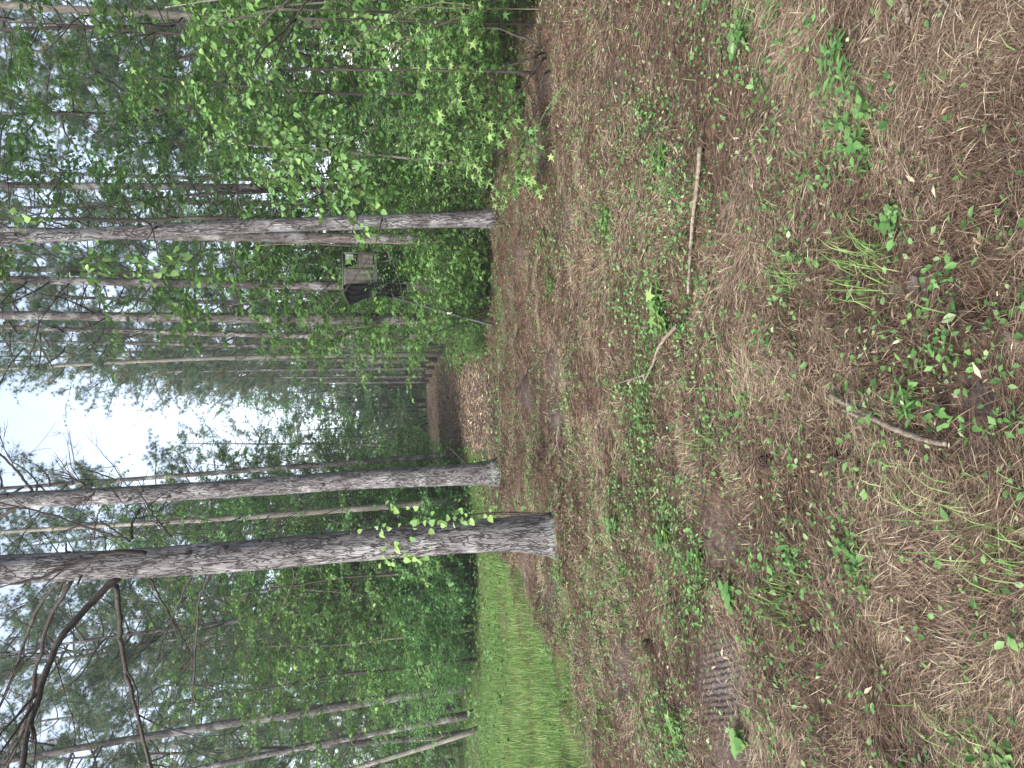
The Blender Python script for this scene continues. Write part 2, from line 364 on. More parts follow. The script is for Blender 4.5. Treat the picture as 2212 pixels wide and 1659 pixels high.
# ------------------------------------------------------------------ masks on the ground, in photo units of the marks seen there
SOIL = [(1134, 850, 13, 40, .9), (1200, 900, 14, 40, .9), (1160, 335, 14, 50, .8), (1186, 180, 14, 50, .7), (1120, 560, 8, 40, .6), (1570, 1470, 62, 135, 1.), (1590, 1620, 60, 60, 1.), (1960, 1120, 75, 90, .85), (1980, 615, 45, 45, .8), (2120, 1010, 60, 90, .5), (1560, 1160, 55, 70, .55), (1810, 760, 45, 70, .5),
        (2120, 860, 60, 60, .55), (1225, 480, 14, 60, .35), (1195, 800, 14, 50, .8), (1330, 170, 25, 60, .25), (2000, 1490, 70, 120, .35), (1345, 1440, 26, 80, .6), (1185, 1290, 12, 60, .5), (1130, 1230, 10, 40, .7), (1250, 1640, 25, 60, .4)]
GRN = [(1310, 480, 34, 60, 1), (1185, 580, 18, 95, .9), (1430, 650, 95, 130, .7), (1440, 400, 80, 120, .7), (1390, 900, 60, 150, .7), (1370, 1100, 70, 130, .8), (1330, 1260, 70, 110, .8),
       (1460, 1130, 55, 90, .8), (1510, 1230, 65, 110, .8), (1690, 110, 130, 110, .6), (1850, 280, 90, 120, .8), (1580, 70, 80, 110, .7), (1850, 1200, 80, 70, .7), (1470, 1570, 70, 90, .8), (1650, 1590, 50, 70, .6),
       (1700, 1215, 60, 50, .6), (1960, 880, 90, 60, .6), (1095, 870, 16, 130, 1.), (1085, 700, 14, 130, .9), (1160, 1000, 22, 110, .7), (1180, 1100, 22, 60, .5), (1230, 1000, 30, 200, .35), (1230, 1320, 30, 200, .75), (1200, 1460, 40, 220, .8),
       (1300, 1480, 30, 160, .7), (1940, 480, 60, 60, .5), (1560, 860, 90, 160, .35), (1215, 1225, 30, 40, 1.), (1380, 300, 120, 120, .3), (2060, 700, 60, 200, .25), (1090, 460, 20, 60, .8), (1120, 250, 20, 200, .6)]
def mask(lst, x, y, z, feather=1.0):
    X, Y = proj(np.stack([x, y, z], 1))
    m = np.zeros(len(x))
    for a, b, ra, rb, s in lst:
        m = np.maximum(m, s * np.exp(-(((X - a) / ra) ** 2 + ((Y - b) / rb) ** 2) ** 1.5))
    return np.where(y > .5, m, 0)
_gp = [G(1046, 1720), G(1046, 1500), G(1050, 1380), G(1062, 1230), G(1085, 1205), G(1120, 1240), G(1160, 1330), G(1200, 1420), G(1235, 1520), G(1262, 1620), G(1290, 1720)]
GRASSPOLY = np.array([[p[0], p[1]] for p in _gp])
def inpoly(x, y, poly):
    ins = np.zeros(len(x), bool); j = len(poly) - 1
    for i in range(len(poly)):
        xi, yi = poly[i]; xj, yj = poly[j]
        c = ((yi > y) != (yj > y)) & (x < (xj - xi) * (y - yi) / (yj - yi + 1e-12) + xi)
        ins ^= c; j = i
    return ins
def pathmask(x, y):
    xl = np.interp(y, [13, 16, 22, 41, 60, 90], [-1.6, -1.9, -2.4, -3.6, -4.6, -5.5]); xr = np.interp(y, [13, 20, 36, 60, 90], [.6, 1.3, 2.6, 3.2, 3.2])
    wob = .5 * (vnoise(x * .7, y * .5, 21) - .5)
    return sstep(0, .7, x - xl + wob) * sstep(0, .7, xr - x + wob) * sstep(12.5, 14, y) * (1 - sstep(70, 76, y))

# ------------------------------------------------------------------ ground
def build_ground():
    rows = [-8, -5, -3, -1.5, -.5]
    y = 0.0
    while y < 150: rows.append(y); y += .035 + .014 * max(0, y - 1) if y < 30 else .06 * y
    rows = np.array(rows); u = np.linspace(-1, 1, 361); u = np.sign(u) * np.abs(u) ** 1.25
    X = u[None, :] * (6 + 1.05 * np.maximum(rows, 0))[:, None]; Y = np.repeat(rows[:, None], len(u), 1)
    x, y = X.ravel(), Y.ravel(); z = hgt(x, y)
    nr, nc = X.shape
    i = (np.arange(nr - 1)[:, None] * nc + np.arange(nc - 1)[None]).ravel()
    T = np.concatenate([np.stack([i, i + 1, i + nc + 1], 1), np.stack([i, i + nc + 1, i + nc], 1)])
    g = Geo(); g.add(np.stack([x, y, z], 1), T, 0, .5)
    o = g.obj('ground', [groundmat()]); tag(o, kind='structure')
    so = np.where(y < 15, mask(SOIL, x, y, z), 0) * (.55 + .6 * vnoise(x * 9, y * 9, 31))
    pm = pathmask(x, y); so = np.maximum(so, .22 * pm)
    gm = np.where(inpoly(x, y + 1.2 * (vnoise(x * .9, y * .9, 61) - .5), GRASSPOLY), .25 + .5 * vnoise(x * .9 + y * .3, y * 1.1 - x * .4, 62), 0)
    out = sstep(14, 18, y) * (1 - pm) * .75; gm = np.maximum(gm, out * (.6 + .5 * vnoise(x * .8, y * .8, 33)))
    tx, ty = proj(np.stack([x, y, z], 1)); trd = np.where(y > .5, np.exp(-(((tx - 1560) / 42) ** 4 + ((ty - 1480) / 115) ** 4)), 0)
    for nm, a in (('soil', np.clip(so, 0, 1)), ('green', np.clip(gm, 0, 1)), ('tread', trd)):
        at = o.data.attributes.new(nm, 'FLOAT', 'POINT'); at.data.foreach_set('value', a.astype(np.float32))
    return o
build_ground()

def scatter(n, y0, y1, k=1.0, wide=.62, pad=1.2):
    """points on the ground, denser towards the viewer (density ~ 1/y^k)"""
    t = rng.random(n)
    if abs(k - 2) < 1e-6: y = y0 * (y1 / y0) ** t
    else:
        e = 2 - k; y = (y0 ** e + t * (y1 ** e - y0 ** e)) ** (1 / e)
    x = (rng.random(n) * 2 - 1) * (wide * y + pad)
    return x, y

def build_litter():
    x, y = scatter(800000, .9, 15.5, 1.7)
    x2, y2 = scatter(240000, .9, 3.4, 1.6); x = np.concatenate([x, x2]); y = np.concatenate([y, y2])
    for tx, ty in MOUNDS:
        a = rng.random(5000) * 6.28; rr = .14 + np.abs(rng.normal(0, .24, 5000)); x = np.concatenate([x, tx + np.cos(a) * rr]); y = np.concatenate([y, ty + np.sin(a) * rr])
    z = hgt(x, y)
    so = mask(SOIL, x, y, z); clump = vnoise(x * 2.3, y * 2.3, 41) * .6 + vnoise(x * 6, y * 6, 42) * .4
    keep = (rng.random(len(x)) < (1 - .93 * so) * (.12 + 1.45 * clump ** 1.3)) & ~(inpoly(x, y, GRASSPOLY) & (rng.random(len(x)) < .9))
    x, y, z, clump = x[keep], y[keep], z[keep], clump[keep]; n = len(x)
    ang = vnoise(x * 1.5, y * 1.5, 43) * 7 + rng.normal(0, .75, n)
    tilt = rng.normal(.05, .22, n)
    t = np.stack([np.cos(ang) * np.cos(tilt), np.sin(ang) * np.cos(tilt), np.sin(tilt)], 1)
    L = rng.uniform(.025, .10, n) * np.where(rng.random(n) < .07, 1.6, 1); w = rng.uniform(.0006, .0013, n) * (1 + .16 * np.clip(y - 1.5, 0, 9))
    pos = np.stack([x, y, z + rng.random(n) ** 2 * .035 * (.4 + clump) + .003], 1)
    b = nrmz(np.cross(t, np.array([0, 0, 1.0]) + rng.normal(0, .4, (n, 3))))
    mid = pos + t * (L * .5)[:, None] + np.array([0, 0, 1.0]) * (L * rng.uniform(-.02, .10, n))[:, None]; tip = pos + t * L[:, None]
    lowz = hgt(tip[:, 0], tip[:, 1]) + .002; tip[:, 2] = np.maximum(tip[:, 2], lowz)
    V = np.stack([pos - b * w[:, None] * .6, pos + b * w[:, None] * .6, mid - b * w[:, None], mid + b * w[:, None], tip], 1).reshape(-1, 3)
    i = (np.arange(n) * 5)[:, None]
    T = np.concatenate([i + [[0, 1, 3]], i + [[0, 3, 2]], i + [[2, 3, 4]]])
    tint = np.clip(rng.normal(.50, .22, n) + (clump - .5) * .55, 0, .97); tint = np.where(rng.random(n) < .018, .985, tint)
    g = Geo(); g.add(V, T, 0, np.repeat(tint, 5))
    # chopped straw: broader pale strips of mown grass
    m = 4500
    x, y = scatter(m, 1., 14, 1.3); z = hgt(x, y); ang = rng.random(m) * 6.28
    t = np.stack([np.cos(ang), np.sin(ang), rng.normal(.03, .12, m)], 1)
    leaves(g, LANCE, np.stack([x, y, z + .008 + .03 * rng.random(m)], 1), t, np.array([0, 0, 1.]) + rng.normal(0, .35, (m, 3)), rng.uniform(.015, .06, m), rng.uniform(.55, 1, m), 0)
    m = 150000
    y = rng.uniform(13.5, 80, m); x = rng.uniform(-6.5, 5, m); k = rng.random(m) < pathmask(x, y); x, y = x[k], y[k]; m = len(x); z = hgt(x, y); ang = rng.random(m) * 6.28
    leaves(g, LANCE, np.stack([x, y, z + .02 * rng.random(m)], 1), np.stack([np.cos(ang), np.sin(ang), rng.normal(.05, .2, m)], 1), np.array([0, 0, 1.]) + rng.normal(0, .5, (m, 3)), rng.uniform(.05, .12, m) * (1 + .012 * y), np.clip(rng.normal(.70, .15, m), 0, .96), 0)  # path litter tinted paler, standing in for light the trees block
    for tx, ty in MOUNDS:      # bark flakes shed round the trunks
        m = 500; a = rng.random(m) * 6.28; rr = .25 + np.abs(rng.normal(0, .35, m)); x = tx + np.cos(a) * rr; y = ty + np.sin(a) * rr; z = hgt(x, y)
        leaves(g, DIAM, np.stack([x, y, z + .03], 1), np.stack([np.cos(a * 3), np.sin(a * 3), rng.normal(.1, .3, m)], 1), np.array([0, 0, 1.]) + rng.normal(0, .6, (m, 3)), rng.uniform(.02, .06, m), np.clip(rng.normal(.35, .2, m), 0, 1), 0)
    o = g.obj('pine_needle_litter', [M_litter]); tag(o, 'brown fallen pine needles and chopped straw covering the forest floor', 'pine needles', kind='stuff')
build_litter()

def build_cover():
    g = Geo()
    # loose cut leaves
    x, y = scatter(230000, 1., 15, 1.25); z = hgt(x, y)
    gm = mask(GRN, x, y, z); pat = sstep(.42, .75, vnoise(x * 1.4, y * 1.9, 51) * .6 + vnoise(x * 4.5, y * 4.5, 52) * .4)
    so = mask(SOIL, x, y, z)
    k = rng.random(len(x)) < np.clip(.10 + 1.0 * gm * (.30 + .70 * sstep(.38, .62, vnoise(x * 5, y * 5, 54) * .6 + vnoise(x * 12, y * 12, 55) * .4)) + .22 * pat, 0, 1) * (1 - .85 * so) * np.where(y < 2.6, .55, 1)
    x, y, z = x[k], y[k], z[k]; n = len(x); ang = rng.random(n) * 6.28
    t = np.stack([np.cos(ang), np.sin(ang), rng.normal(.1, .3, n)], 1)
    pos = np.stack([x, y, z + .012 + .04 * rng.random(n)], 1); nr = np.array([0, 0, 1.]) + rng.normal(0, .5, (n, 3))
    sz = rng.uniform(.010, .034, n) * np.where(rng.random(n) < .1, 1.5, 1); ti = np.clip(rng.normal(.55, .24, n), 0, 1)
    h = n // 2
    leaves(g, OVAL, pos[:h], t[:h], nr[:h], sz[:h], ti[:h], 0); leaves(g, DIAM, pos[h:], t[h:], nr[h:], sz[h:], ti[h:], 0)
    # small sprigs that stand up
    x, y = scatter(26000, 1.1, 15.5, 1.25); z = hgt(x, y)
    gm = mask(GRN, x, y, z); so = mask(SOIL, x, y, z); pat = sstep(.5, .8, vnoise(x * 1.4, y * 1.9, 51))
    k = rng.random(len(x)) < np.clip(.022 + .7 * gm ** 1.2 * (.3 + .7 * sstep(.4, .65, vnoise(x * 5, y * 5, 54))) + .06 * pat, 0, 1) * (1 - .9 * so) * np.where(y < 2.6, .5, 1)
    x, y, z = x[k], y[k], z[k]
    for j in range(6):
        n = len(x); ang = rng.random(n) * 6.28; hh = rng.uniform(.015, .11, n)
        t = np.stack([np.cos(ang), np.sin(ang), rng.normal(.25, .3, n)], 1)
        pos = np.stack([x + rng.normal(0, .012, n), y + rng.normal(0, .012, n), z + hh], 1)
        leaves(g, OVAL if j < 4 else LANCE, pos, t, np.array([0, 0, 1.]) + rng.normal(0, .35, (n, 3)), rng.uniform(.018, .042, n), np.clip(rng.normal(.55, .2, n), 0, 1), 0)
    up = np.stack([rng.normal(0, .25, len(x)), rng.normal(0, .25, len(x)), np.ones(len(x))], 1)
    leaves(g, (np.array([[-.012, 0, 0], [.012, 0, 0], [0, 1, 0]]), np.array([[0, 1, 2]])), np.stack([x, y, z], 1), up, rng.normal(0, 1, (len(x), 3)), rng.uniform(.05, .12, len(x)), np.full(len(x), .4), 0)
    # weedy strip beyond the clearing and low herbs along the path edges
    x = rng.uniform(-26, 22, 60000); y = rng.uniform(12.2, 42, 60000); z = hgt(x, y); pm = pathmask(x, y)
    k = (rng.random(len(x)) < np.clip((1 - pm) * .9 + .02, 0, 1)) & (np.abs(x) < .62 * y + 1)
    x, y, z = x[k], y[k], z[k]; n = len(x); ang = rng.random(n) * 6.28
    t = np.stack([np.cos(ang), np.sin(ang), rng.normal(.2, .3, n)], 1)
    leaves(g, DIAM, np.stack([x, y, z + .02 + .22 * rng.random(n) ** 1.5], 1), t, np.array([0, 0, 1.]) + rng.normal(0, .5, (n, 3)), rng.uniform(.05, .12, n), np.clip(rng.normal(.45, .2, n), 0, 1), 0)
    o = g.obj('ground_cover', [M_weed]); tag(o, 'cut green leaves and small weeds strewn over the brown forest floor', 'ground cover', kind='stuff')
build_cover()

def blades(g, x, y, hmin, hmax, w, tint, lean=.35, mat=0):
    n = len(x); z = hgt(x, y); ang = rng.random(n) * 6.28; H = rng.uniform(hmin, hmax, n)
    d = np.stack([np.cos(ang), np.sin(ang), np.zeros(n)], 1); b = np.stack([-np.sin(ang + .6), np.cos(ang + .6), np.zeros(n)], 1) * w
    p = np.stack([x, y, z], 1); ln = (rng.random(n) * lean + .05)[:, None] * H[:, None]
    up = np.array([0, 0, 1.]) * H[:, None]
    V = np.stack([p - b, p + b, p + up * .6 + d * ln * .35 - b * .7, p + up * .6 + d * ln * .35 + b * .7, p + up * .95 + d * ln], 1).reshape(-1, 3)
    i = (np.arange(n) * 5)[:, None]
    g.add(V, np.concatenate([i + [[0, 1, 3]], i + [[0, 3, 2]], i + [[2, 3, 4]]]), mat, np.repeat(tint, 5))

def build_grass():
    g = Geo()
    n = 260000
    x = rng.uniform(-26, -2, n); y = rng.uniform(7, 20, n)
    wob = 2.2 * (vnoise(x * .7, y * .7, 61) - .5) + 1.6 * (vnoise(x * 2.7, y * 2.7, 64) - .5) + rng.normal(0, .45, n)
    k = inpoly(x, y + wob, GRASSPOLY) & (x > -.62 * y - 1.5); x, y = x[k], y[k]
    k = rng.random(len(x)) < .15 + .6 * vnoise(x * .9 + y * .3, y * 1.1 - x * .4, 62) + .5 * vnoise(x * 2.6 + y, y * 2.1 - x, 65); x, y = x[k], y[k]
    blades(g, x, y, .05, .20, .0040, np.clip(rng.normal(.55, .2, len(x)) + .35 * (vnoise(x * .6 + y * .3, y * .7 - x * .3, 63) - .5), 0, 1))
    # thin grass round the edges, along the rut banks and a few tufts by the camera
    x, y = scatter(60000, 1.3, 14.5, 1.1); z = hgt(x, y); gm = mask(GRN, x, y, z)
    edge = sstep(-1.5, -5, x) * sstep(6, 8, y) * .5
    k = rng.random(len(x)) < np.clip(.12 * gm + edge + .012, 0, 1) * (1 - mask(SOIL, x, y, z)); x, y = x[k], y[k]
    blades(g, x, y, .03, .12, .0022, np.clip(rng.normal(.55, .2, len(x)), 0, 1), lean=.9)
    for X, Y, m, r in ((2170, 1150, 90, .10), (2120, 1640, 120, .09), (1720, 590, 40, .06), (1700, 1300, 60, .07), (1530, 950, 30, .05), (1900, 610, 50, .07), (2010, 1090, 30, .07), (1860, 560, 50, .06), (1280, 1240, 60, .12), (1320, 1560, 70, .2)):
        p = G(X, Y); blades(g, p[0] + rng.normal(0, r, m), p[1] + rng.normal(0, r, m), .05, .16, .0022, np.clip(rng.normal(.6, .2, m), 0, 1), lean=1.2)
    o = g.obj('grass', [M_grass]); tag(o, 'short bright green grass in the clearing at the wood edge', 'grass', kind='stuff')
build_grass()

# ------------------------------------------------------------------ foreground pines (traced trunks)
def trunk_geo(stations, d, lean_top=None, base=None, sides=28, zmax=15):
    """stations: (X, Y centre, width) from the base upwards; returns local points, radii"""
    pts, rad = [], []
    for X, Y, w in stations:
        p = P(X, Y, d); dep = float((p - np.array([0, 0, CAMZ])) @ _f)
        pts.append(p); rad.append(.465 * w / F * dep)
    pts = np.array(pts); pts[0, 2] = float(hgt(pts[0, 0], pts[0, 1])) - .06
    dirt = nrmz(pts[-1] - pts[1]); top = pts[-1]
    if zmax > top[2] + .5:
        pts = np.vstack([pts, top + dirt * (zmax - top[2]) * .5, top + dirt * (zmax - top[2])]); rad += [rad[-1] * .72, rad[-1] * .3]
    z = np.linspace(pts[0, 2], pts[-1, 2], 90)
    xs = np.interp(z, pts[:, 2], pts[:, 0]); ys = np.interp(z, pts[:, 2], pts[:, 1]); rs = np.interp(z, pts[:, 2], rad)
    ker = np.array([.25, .5, .25])
    for _ in range(3):
        for a in (xs, ys, rs): a[1:-1] = np.convolve(a, ker, 'valid')
    return np.stack([xs, ys, z], 1), rs

def stub(g, p, d, L, r, tint=.5):
    tube(g, wander(p, d, L, 5, .12), np.linspace(r, r * .55, 5), 7, 0, tint)

def foreground_pine(label, stations, d, zmax, branches, knots=10, crown=None, group='pines standing in the clearing'):
    base = G(stations[0][0], stations[0][1]); dd = base[1] if d is None else d
    pts, rs = trunk_geo(stations, dd, zmax=zmax)
    o = root('pine_tree', pts[0] + np.array([0, 0, .06]), label, 'tree', group); org = np.array(o.location)
    zz = pts[:, 2] - pts[0, 2]; th = np.arange(48) * 2 * math.pi / 48; ph = rng.random(3) * 6
    lobes = .5 + .5 * (np.cos(5 * th + ph[0]) * .6 + np.cos(3 * th + ph[1]) * .4)
    fl = 1 + np.exp(-zz / .13)[:, None] * .26 * lobes[None] + .025 * np.cos(2 * th + ph[2])[None] + .02 * np.cos(4 * th[None] + zz[:, None] * 3)
    fl[:, 0] = np.maximum(fl[:, 0], .9)
    g = Geo(); tube(g, pts - org, rs[:, None] * fl, 48, 0, .5, wob=.045)
    g.obj('trunk', [M_bark], o)
    # scars and short snags where limbs died
    for k in range(knots):
        kg = Geo()
        s = rng.uniform(.08, .5); i = int(s * 89); a = rng.uniform(math.pi, 2 * math.pi)
        v = np.array([math.cos(a), math.sin(a), .25]); p = pts[i] - org + v * rs[i] * .9
        tube(kg, [p - v * .02, p + v * .012, p + v * .025], [rs[i] * .30, rs[i] * .24, rs[i] * .10], 9, 0, .3, wob=.5)
        if rng.random() < .6: stub(kg, p, v + rng.normal(0, .3, 3), rng.uniform(.05, .16), .012)
        kg.obj('branch_scar', [M_twig], o)
    for ctrl, r0, r1 in branches:
        c = []
        for X, Y, dy in ctrl: c.append(P(X, Y, dd + dy))
        c = spline(c, 22) - org
        bg = Geo(); c2 = c + np.concatenate([np.zeros((1, 3)), rng.normal(0, .006, (21, 3))]); tube(bg, c2, np.linspace(r0, r1, 22), 9, 0, .5, wob=.2)
        for k in range(rng.integers(3, 7)):
            p, dr = at_s(c, rng.uniform(.35, .95)); dv = dr + rng.normal(0, .5, 3)
            tw = wander(p, dv, rng.uniform(.25, .9), 6, .15); tube(bg, tw, np.linspace(r1 * .7, .003, 6), 5, 0, .5)
            for q in range(2):
                p2, d2 = at_s(tw, rng.uniform(.3, .9)); tube(bg, wander(p2, d2 + rng.normal(0, .5, 3), rng.uniform(.15, .45), 4, .15), np.linspace(.005, .002, 4), 4, 0, .5)
        bg.obj('branch', [M_twig], o)
    return o, pts, rs, org

B1 = [([(262, 1240, -.05), (200, 1300, -.2), (130, 1380, -.45), (85, 1500, -.7), (55, 1600, -.9), (40, 1720, -1.1)], .036, .022),
      ([(250, 1265, 0), (258, 1340, .15), (262, 1400, .25), (285, 1500, .4), (310, 1600, .5), (340, 1720, .6)], .026, .015),
      ([(155, 1255, 0), (110, 1330, .1), (85, 1420, .2), (62, 1530, .3), (20, 1650, .4), (-10, 1740, .5)], .022, .012),
      ([(130, 1250, .1), (80, 1320, .3), (20, 1480, .5), (-40, 1600, .6)], .022, .010),
      ([(315, 1195, -.18), (260, 1192, -.30), (180, 1212, -.36), (110, 1240, -.42), (20, 1266, -.5)], .022, .012),
      ([(280, 1170, -.05), (220, 1150, .1), (120, 1115, .3), (60, 1100, .4), (0, 1085, .5)], .014, .008),
      ([(270, 1165, .05), (240, 1140, .2), (200, 1120, .3)], .012, .006),
      ([(285, 1165, .1), (286, 1130, .2), (300, 1100, .3)], .016, .008),
      ([(455, 1235, 0), (430, 1300, .2), (425, 1380, .4), (418, 1480, .6), (410, 1560, .7)], .014, .006),
      ([(420, 1232, .1), (385, 1300, .4), (360, 1370, .6), (345, 1460, .8)], .012, .005),
      ([(320, 1240, .2), (350, 1300, .5), (400, 1390, .8), (420, 1440, 1.0)], .012, .006),
      ([(630, 1215, .05), (632, 1260, .2), (600, 1330, .4), (570, 1400, .6)], .010, .004),
      ([(370, 1160, .1), (330, 1110, .4), (300, 1060, .6)], .010, .005),
      ([(600, 1160, -.05), (598, 1130, .05), (640, 1110, .15)], .007, .004)]
tree1, t1p, t1r, t1o = foreground_pine('thickest grey pine trunk with bare dark limbs and vine leaves on its bark',
    [(1212, 1155, 112), (1190, 1153, 96), (1140, 1152, 84), (1050, 1156, 77), (900, 1167, 72), (640, 1190, 72), (553, 1199, 71), (300, 1217, 68), (0, 1230, 66)], None, 15, B1, 14)
B2 = [([(70, 1060, 0), (20, 1000, .2), (-30, 960, .3)], .024, .014), ([(40, 1090, 0), (0, 1120, .2), (-40, 1150, .3)], .035, .02),
      ([(185, 1050, -.05), (170, 1040, -.1), (130, 1030, -.2)], .02, .014), ([(205, 1062, -.22), (195, 1072, -.3), (150, 1078, -.36)], .016, .010),
      ([(100, 1065, .05), (60, 1020, .4), (20, 990, .8), (0, 940, 1.0)], .014, .006), ([(240, 1060, .1), (210, 1115, .3), (205, 1160, .5)], .018, .010),
      ([(200, 1050, .1), (160, 990, .6), (150, 930, .9)], .01, .004), ([(460, 1062, .1), (430, 1110, .4), (400, 1150, .6)], .012, .006),
      ([(300, 1065, .1), (330, 1120, .4), (380, 1170, .7)], .012, .006)]
tree2, t2p, t2r, t2o = foreground_pine('grey plated pine trunk between the path and the thickest trunk, with short stubs',
    [(1082, 1020, 66), (1065, 1020, 56), (1000, 1026, 49), (813, 1033, 45), (553, 1052, 42), (300, 1068, 40), (0, 1082, 38)], None, 19, B2, 14)
B3 = [([(165, 497, 0), (120, 480, .1), (40, 450, .2), (0, 436, .3)], .016, .010), ([(145, 498, 0), (60, 470, .2), (0, 452, .3)], .012, .007),
      ([(350, 488, -.25), (335, 492, -.32), (328, 496, -.36)], .02, .014), ([(265, 493, 0), (240, 460, .2), (200, 420, .5)], .012, .005),
      ([(500, 484, .1), (470, 440, .4), (430, 400, .8)], .012, .005), ([(820, 462, -.1), (825, 480, -.35), (800, 497, -.30), (785, 510, -.25)], .012, .009)]
tree3, t3p, t3r, t3o = foreground_pine('slim grey plated pine trunk at the thicket edge, one broken stub crossing its bark',
    [(1078, 472, 46), (1060, 472, 40), (1000, 474, 37), (775, 480, 33), (553, 488, 31), (280, 502, 31), (0, 516, 30)], None, 17, B3, 12)

# ------------------------------------------------------------------ prototypes of plants
def grow_tree(H, spread, r0, n_prim, tpl, leaf, step, base=.2, droop=.25, wig=.05, top=.4, up=.45, nsec=6, bow=-.05):
    tr, cr = Geo(), Geo()
    t = wander([0, 0, -.05], [rng.normal(0, .05), rng.normal(0, .05), 1], H, 14, wig); t[:, 2] = np.linspace(-.05, H, 14)
    tube(tr, t, np.linspace(r0, r0 * .2, 14), 10, 0, .5)
    a = rng.random() * 6
    P_, T_, N_ = [], [], []
    for i in range(n_prim):
        s = base + (1 - base) * (i + rng.random()) / n_prim
        p, dr = at_s(t, min(.99, s)); a += 2.4 + rng.normal(0, .4)
        prof = (1 - (s - base) / (1 - base)) * (1 - top) + top
        L = spread * prof * rng.uniform(.6, 1.15)
        br = wander(p, [math.cos(a), math.sin(a), up + rng.normal(0, .2)], L, 8, .13, bow)
        tube(cr, br, np.linspace(max(.006, r0 * .30 * prof), .003, 8), 5, 0, .5)
        x = spray(br, step, droop, start=.35); P_.append(x[0]); T_.append(x[1]); N_.append(x[2])
        for j in range(nsec):
            p2, d2 = at_s(br, rng.uniform(.2, .98)); d2 = rotz(d2, rng.choice([-1, 1]) * rng.uniform(.4, 1.1)); d2[2] += rng.normal(0, .25)
            b2 = wander(p2, d2, L * rng.uniform(.22, .5), 5, .15, bow); tube(cr, b2, np.linspace(.006, .002, 5), 3, 0, .5, cap=False)
            x = spray(b2, step, droop, start=.1); P_.append(x[0]); T_.append(x[1]); N_.append(x[2])
    p, t_, n_ = np.concatenate(P_), np.concatenate(T_), np.concatenate(N_); m = len(p)
    leaves(cr, tpl, p, t_, n_, leaf * rng.uniform(.6, 1.2, m), np.clip(rng.normal(.5, .18, m), 0, 1), 1)
    return tr, cr, m

def grow_shrub(H, spread, n_stem, tpl, leaf, step, nsec=8, droop=.2, arch=-.06):
    st, cr = Geo(), Geo(); P_, T_, N_ = [], [], []
    for i in range(n_stem):
        a = i * 2.4 + rng.normal(0, .3); out = rng.uniform(.15, 1.0)
        b = np.array([math.cos(a), math.sin(a), 0]) * rng.uniform(0, .18)
        s = wander(b + [0, 0, -.04], [math.cos(a) * out * spread / H, math.sin(a) * out * spread / H, 1], H * rng.uniform(.65, 1.1), 9, .10, arch * out)
        tube(st, s, np.linspace(.014, .004, 9), 5, 0, .5)
        x = spray(s, step, droop, start=.25); P_.append(x[0]); T_.append(x[1]); N_.append(x[2])
        for j in range(nsec):
            p2, d2 = at_s(s, rng.uniform(.12, .98)); az = rng.random() * 6.28
            b2 = wander(p2, nrmz(d2 * .6 + np.array([math.cos(az), math.sin(az), .25])), H * rng.uniform(.14, .36), 5, .15, arch); tube(st, b2, np.linspace(.005, .002, 5), 3, 0, .5, cap=False)
            x = spray(b2, step, droop, start=.05); P_.append(x[0]); T_.append(x[1]); N_.append(x[2])
    p, t_, n_ = np.concatenate(P_), np.concatenate(T_), np.concatenate(N_); m = len(p)
    k = p[:, 2] > .03; p, t_, n_ = p[k], t_[k], n_[k]; m = len(p)
    leaves(cr, tpl, p, t_, n_, leaf * rng.uniform(.6, 1.2, m), np.clip(rng.normal(.5, .18, m), 0, 1), 0)
    return st, cr, m

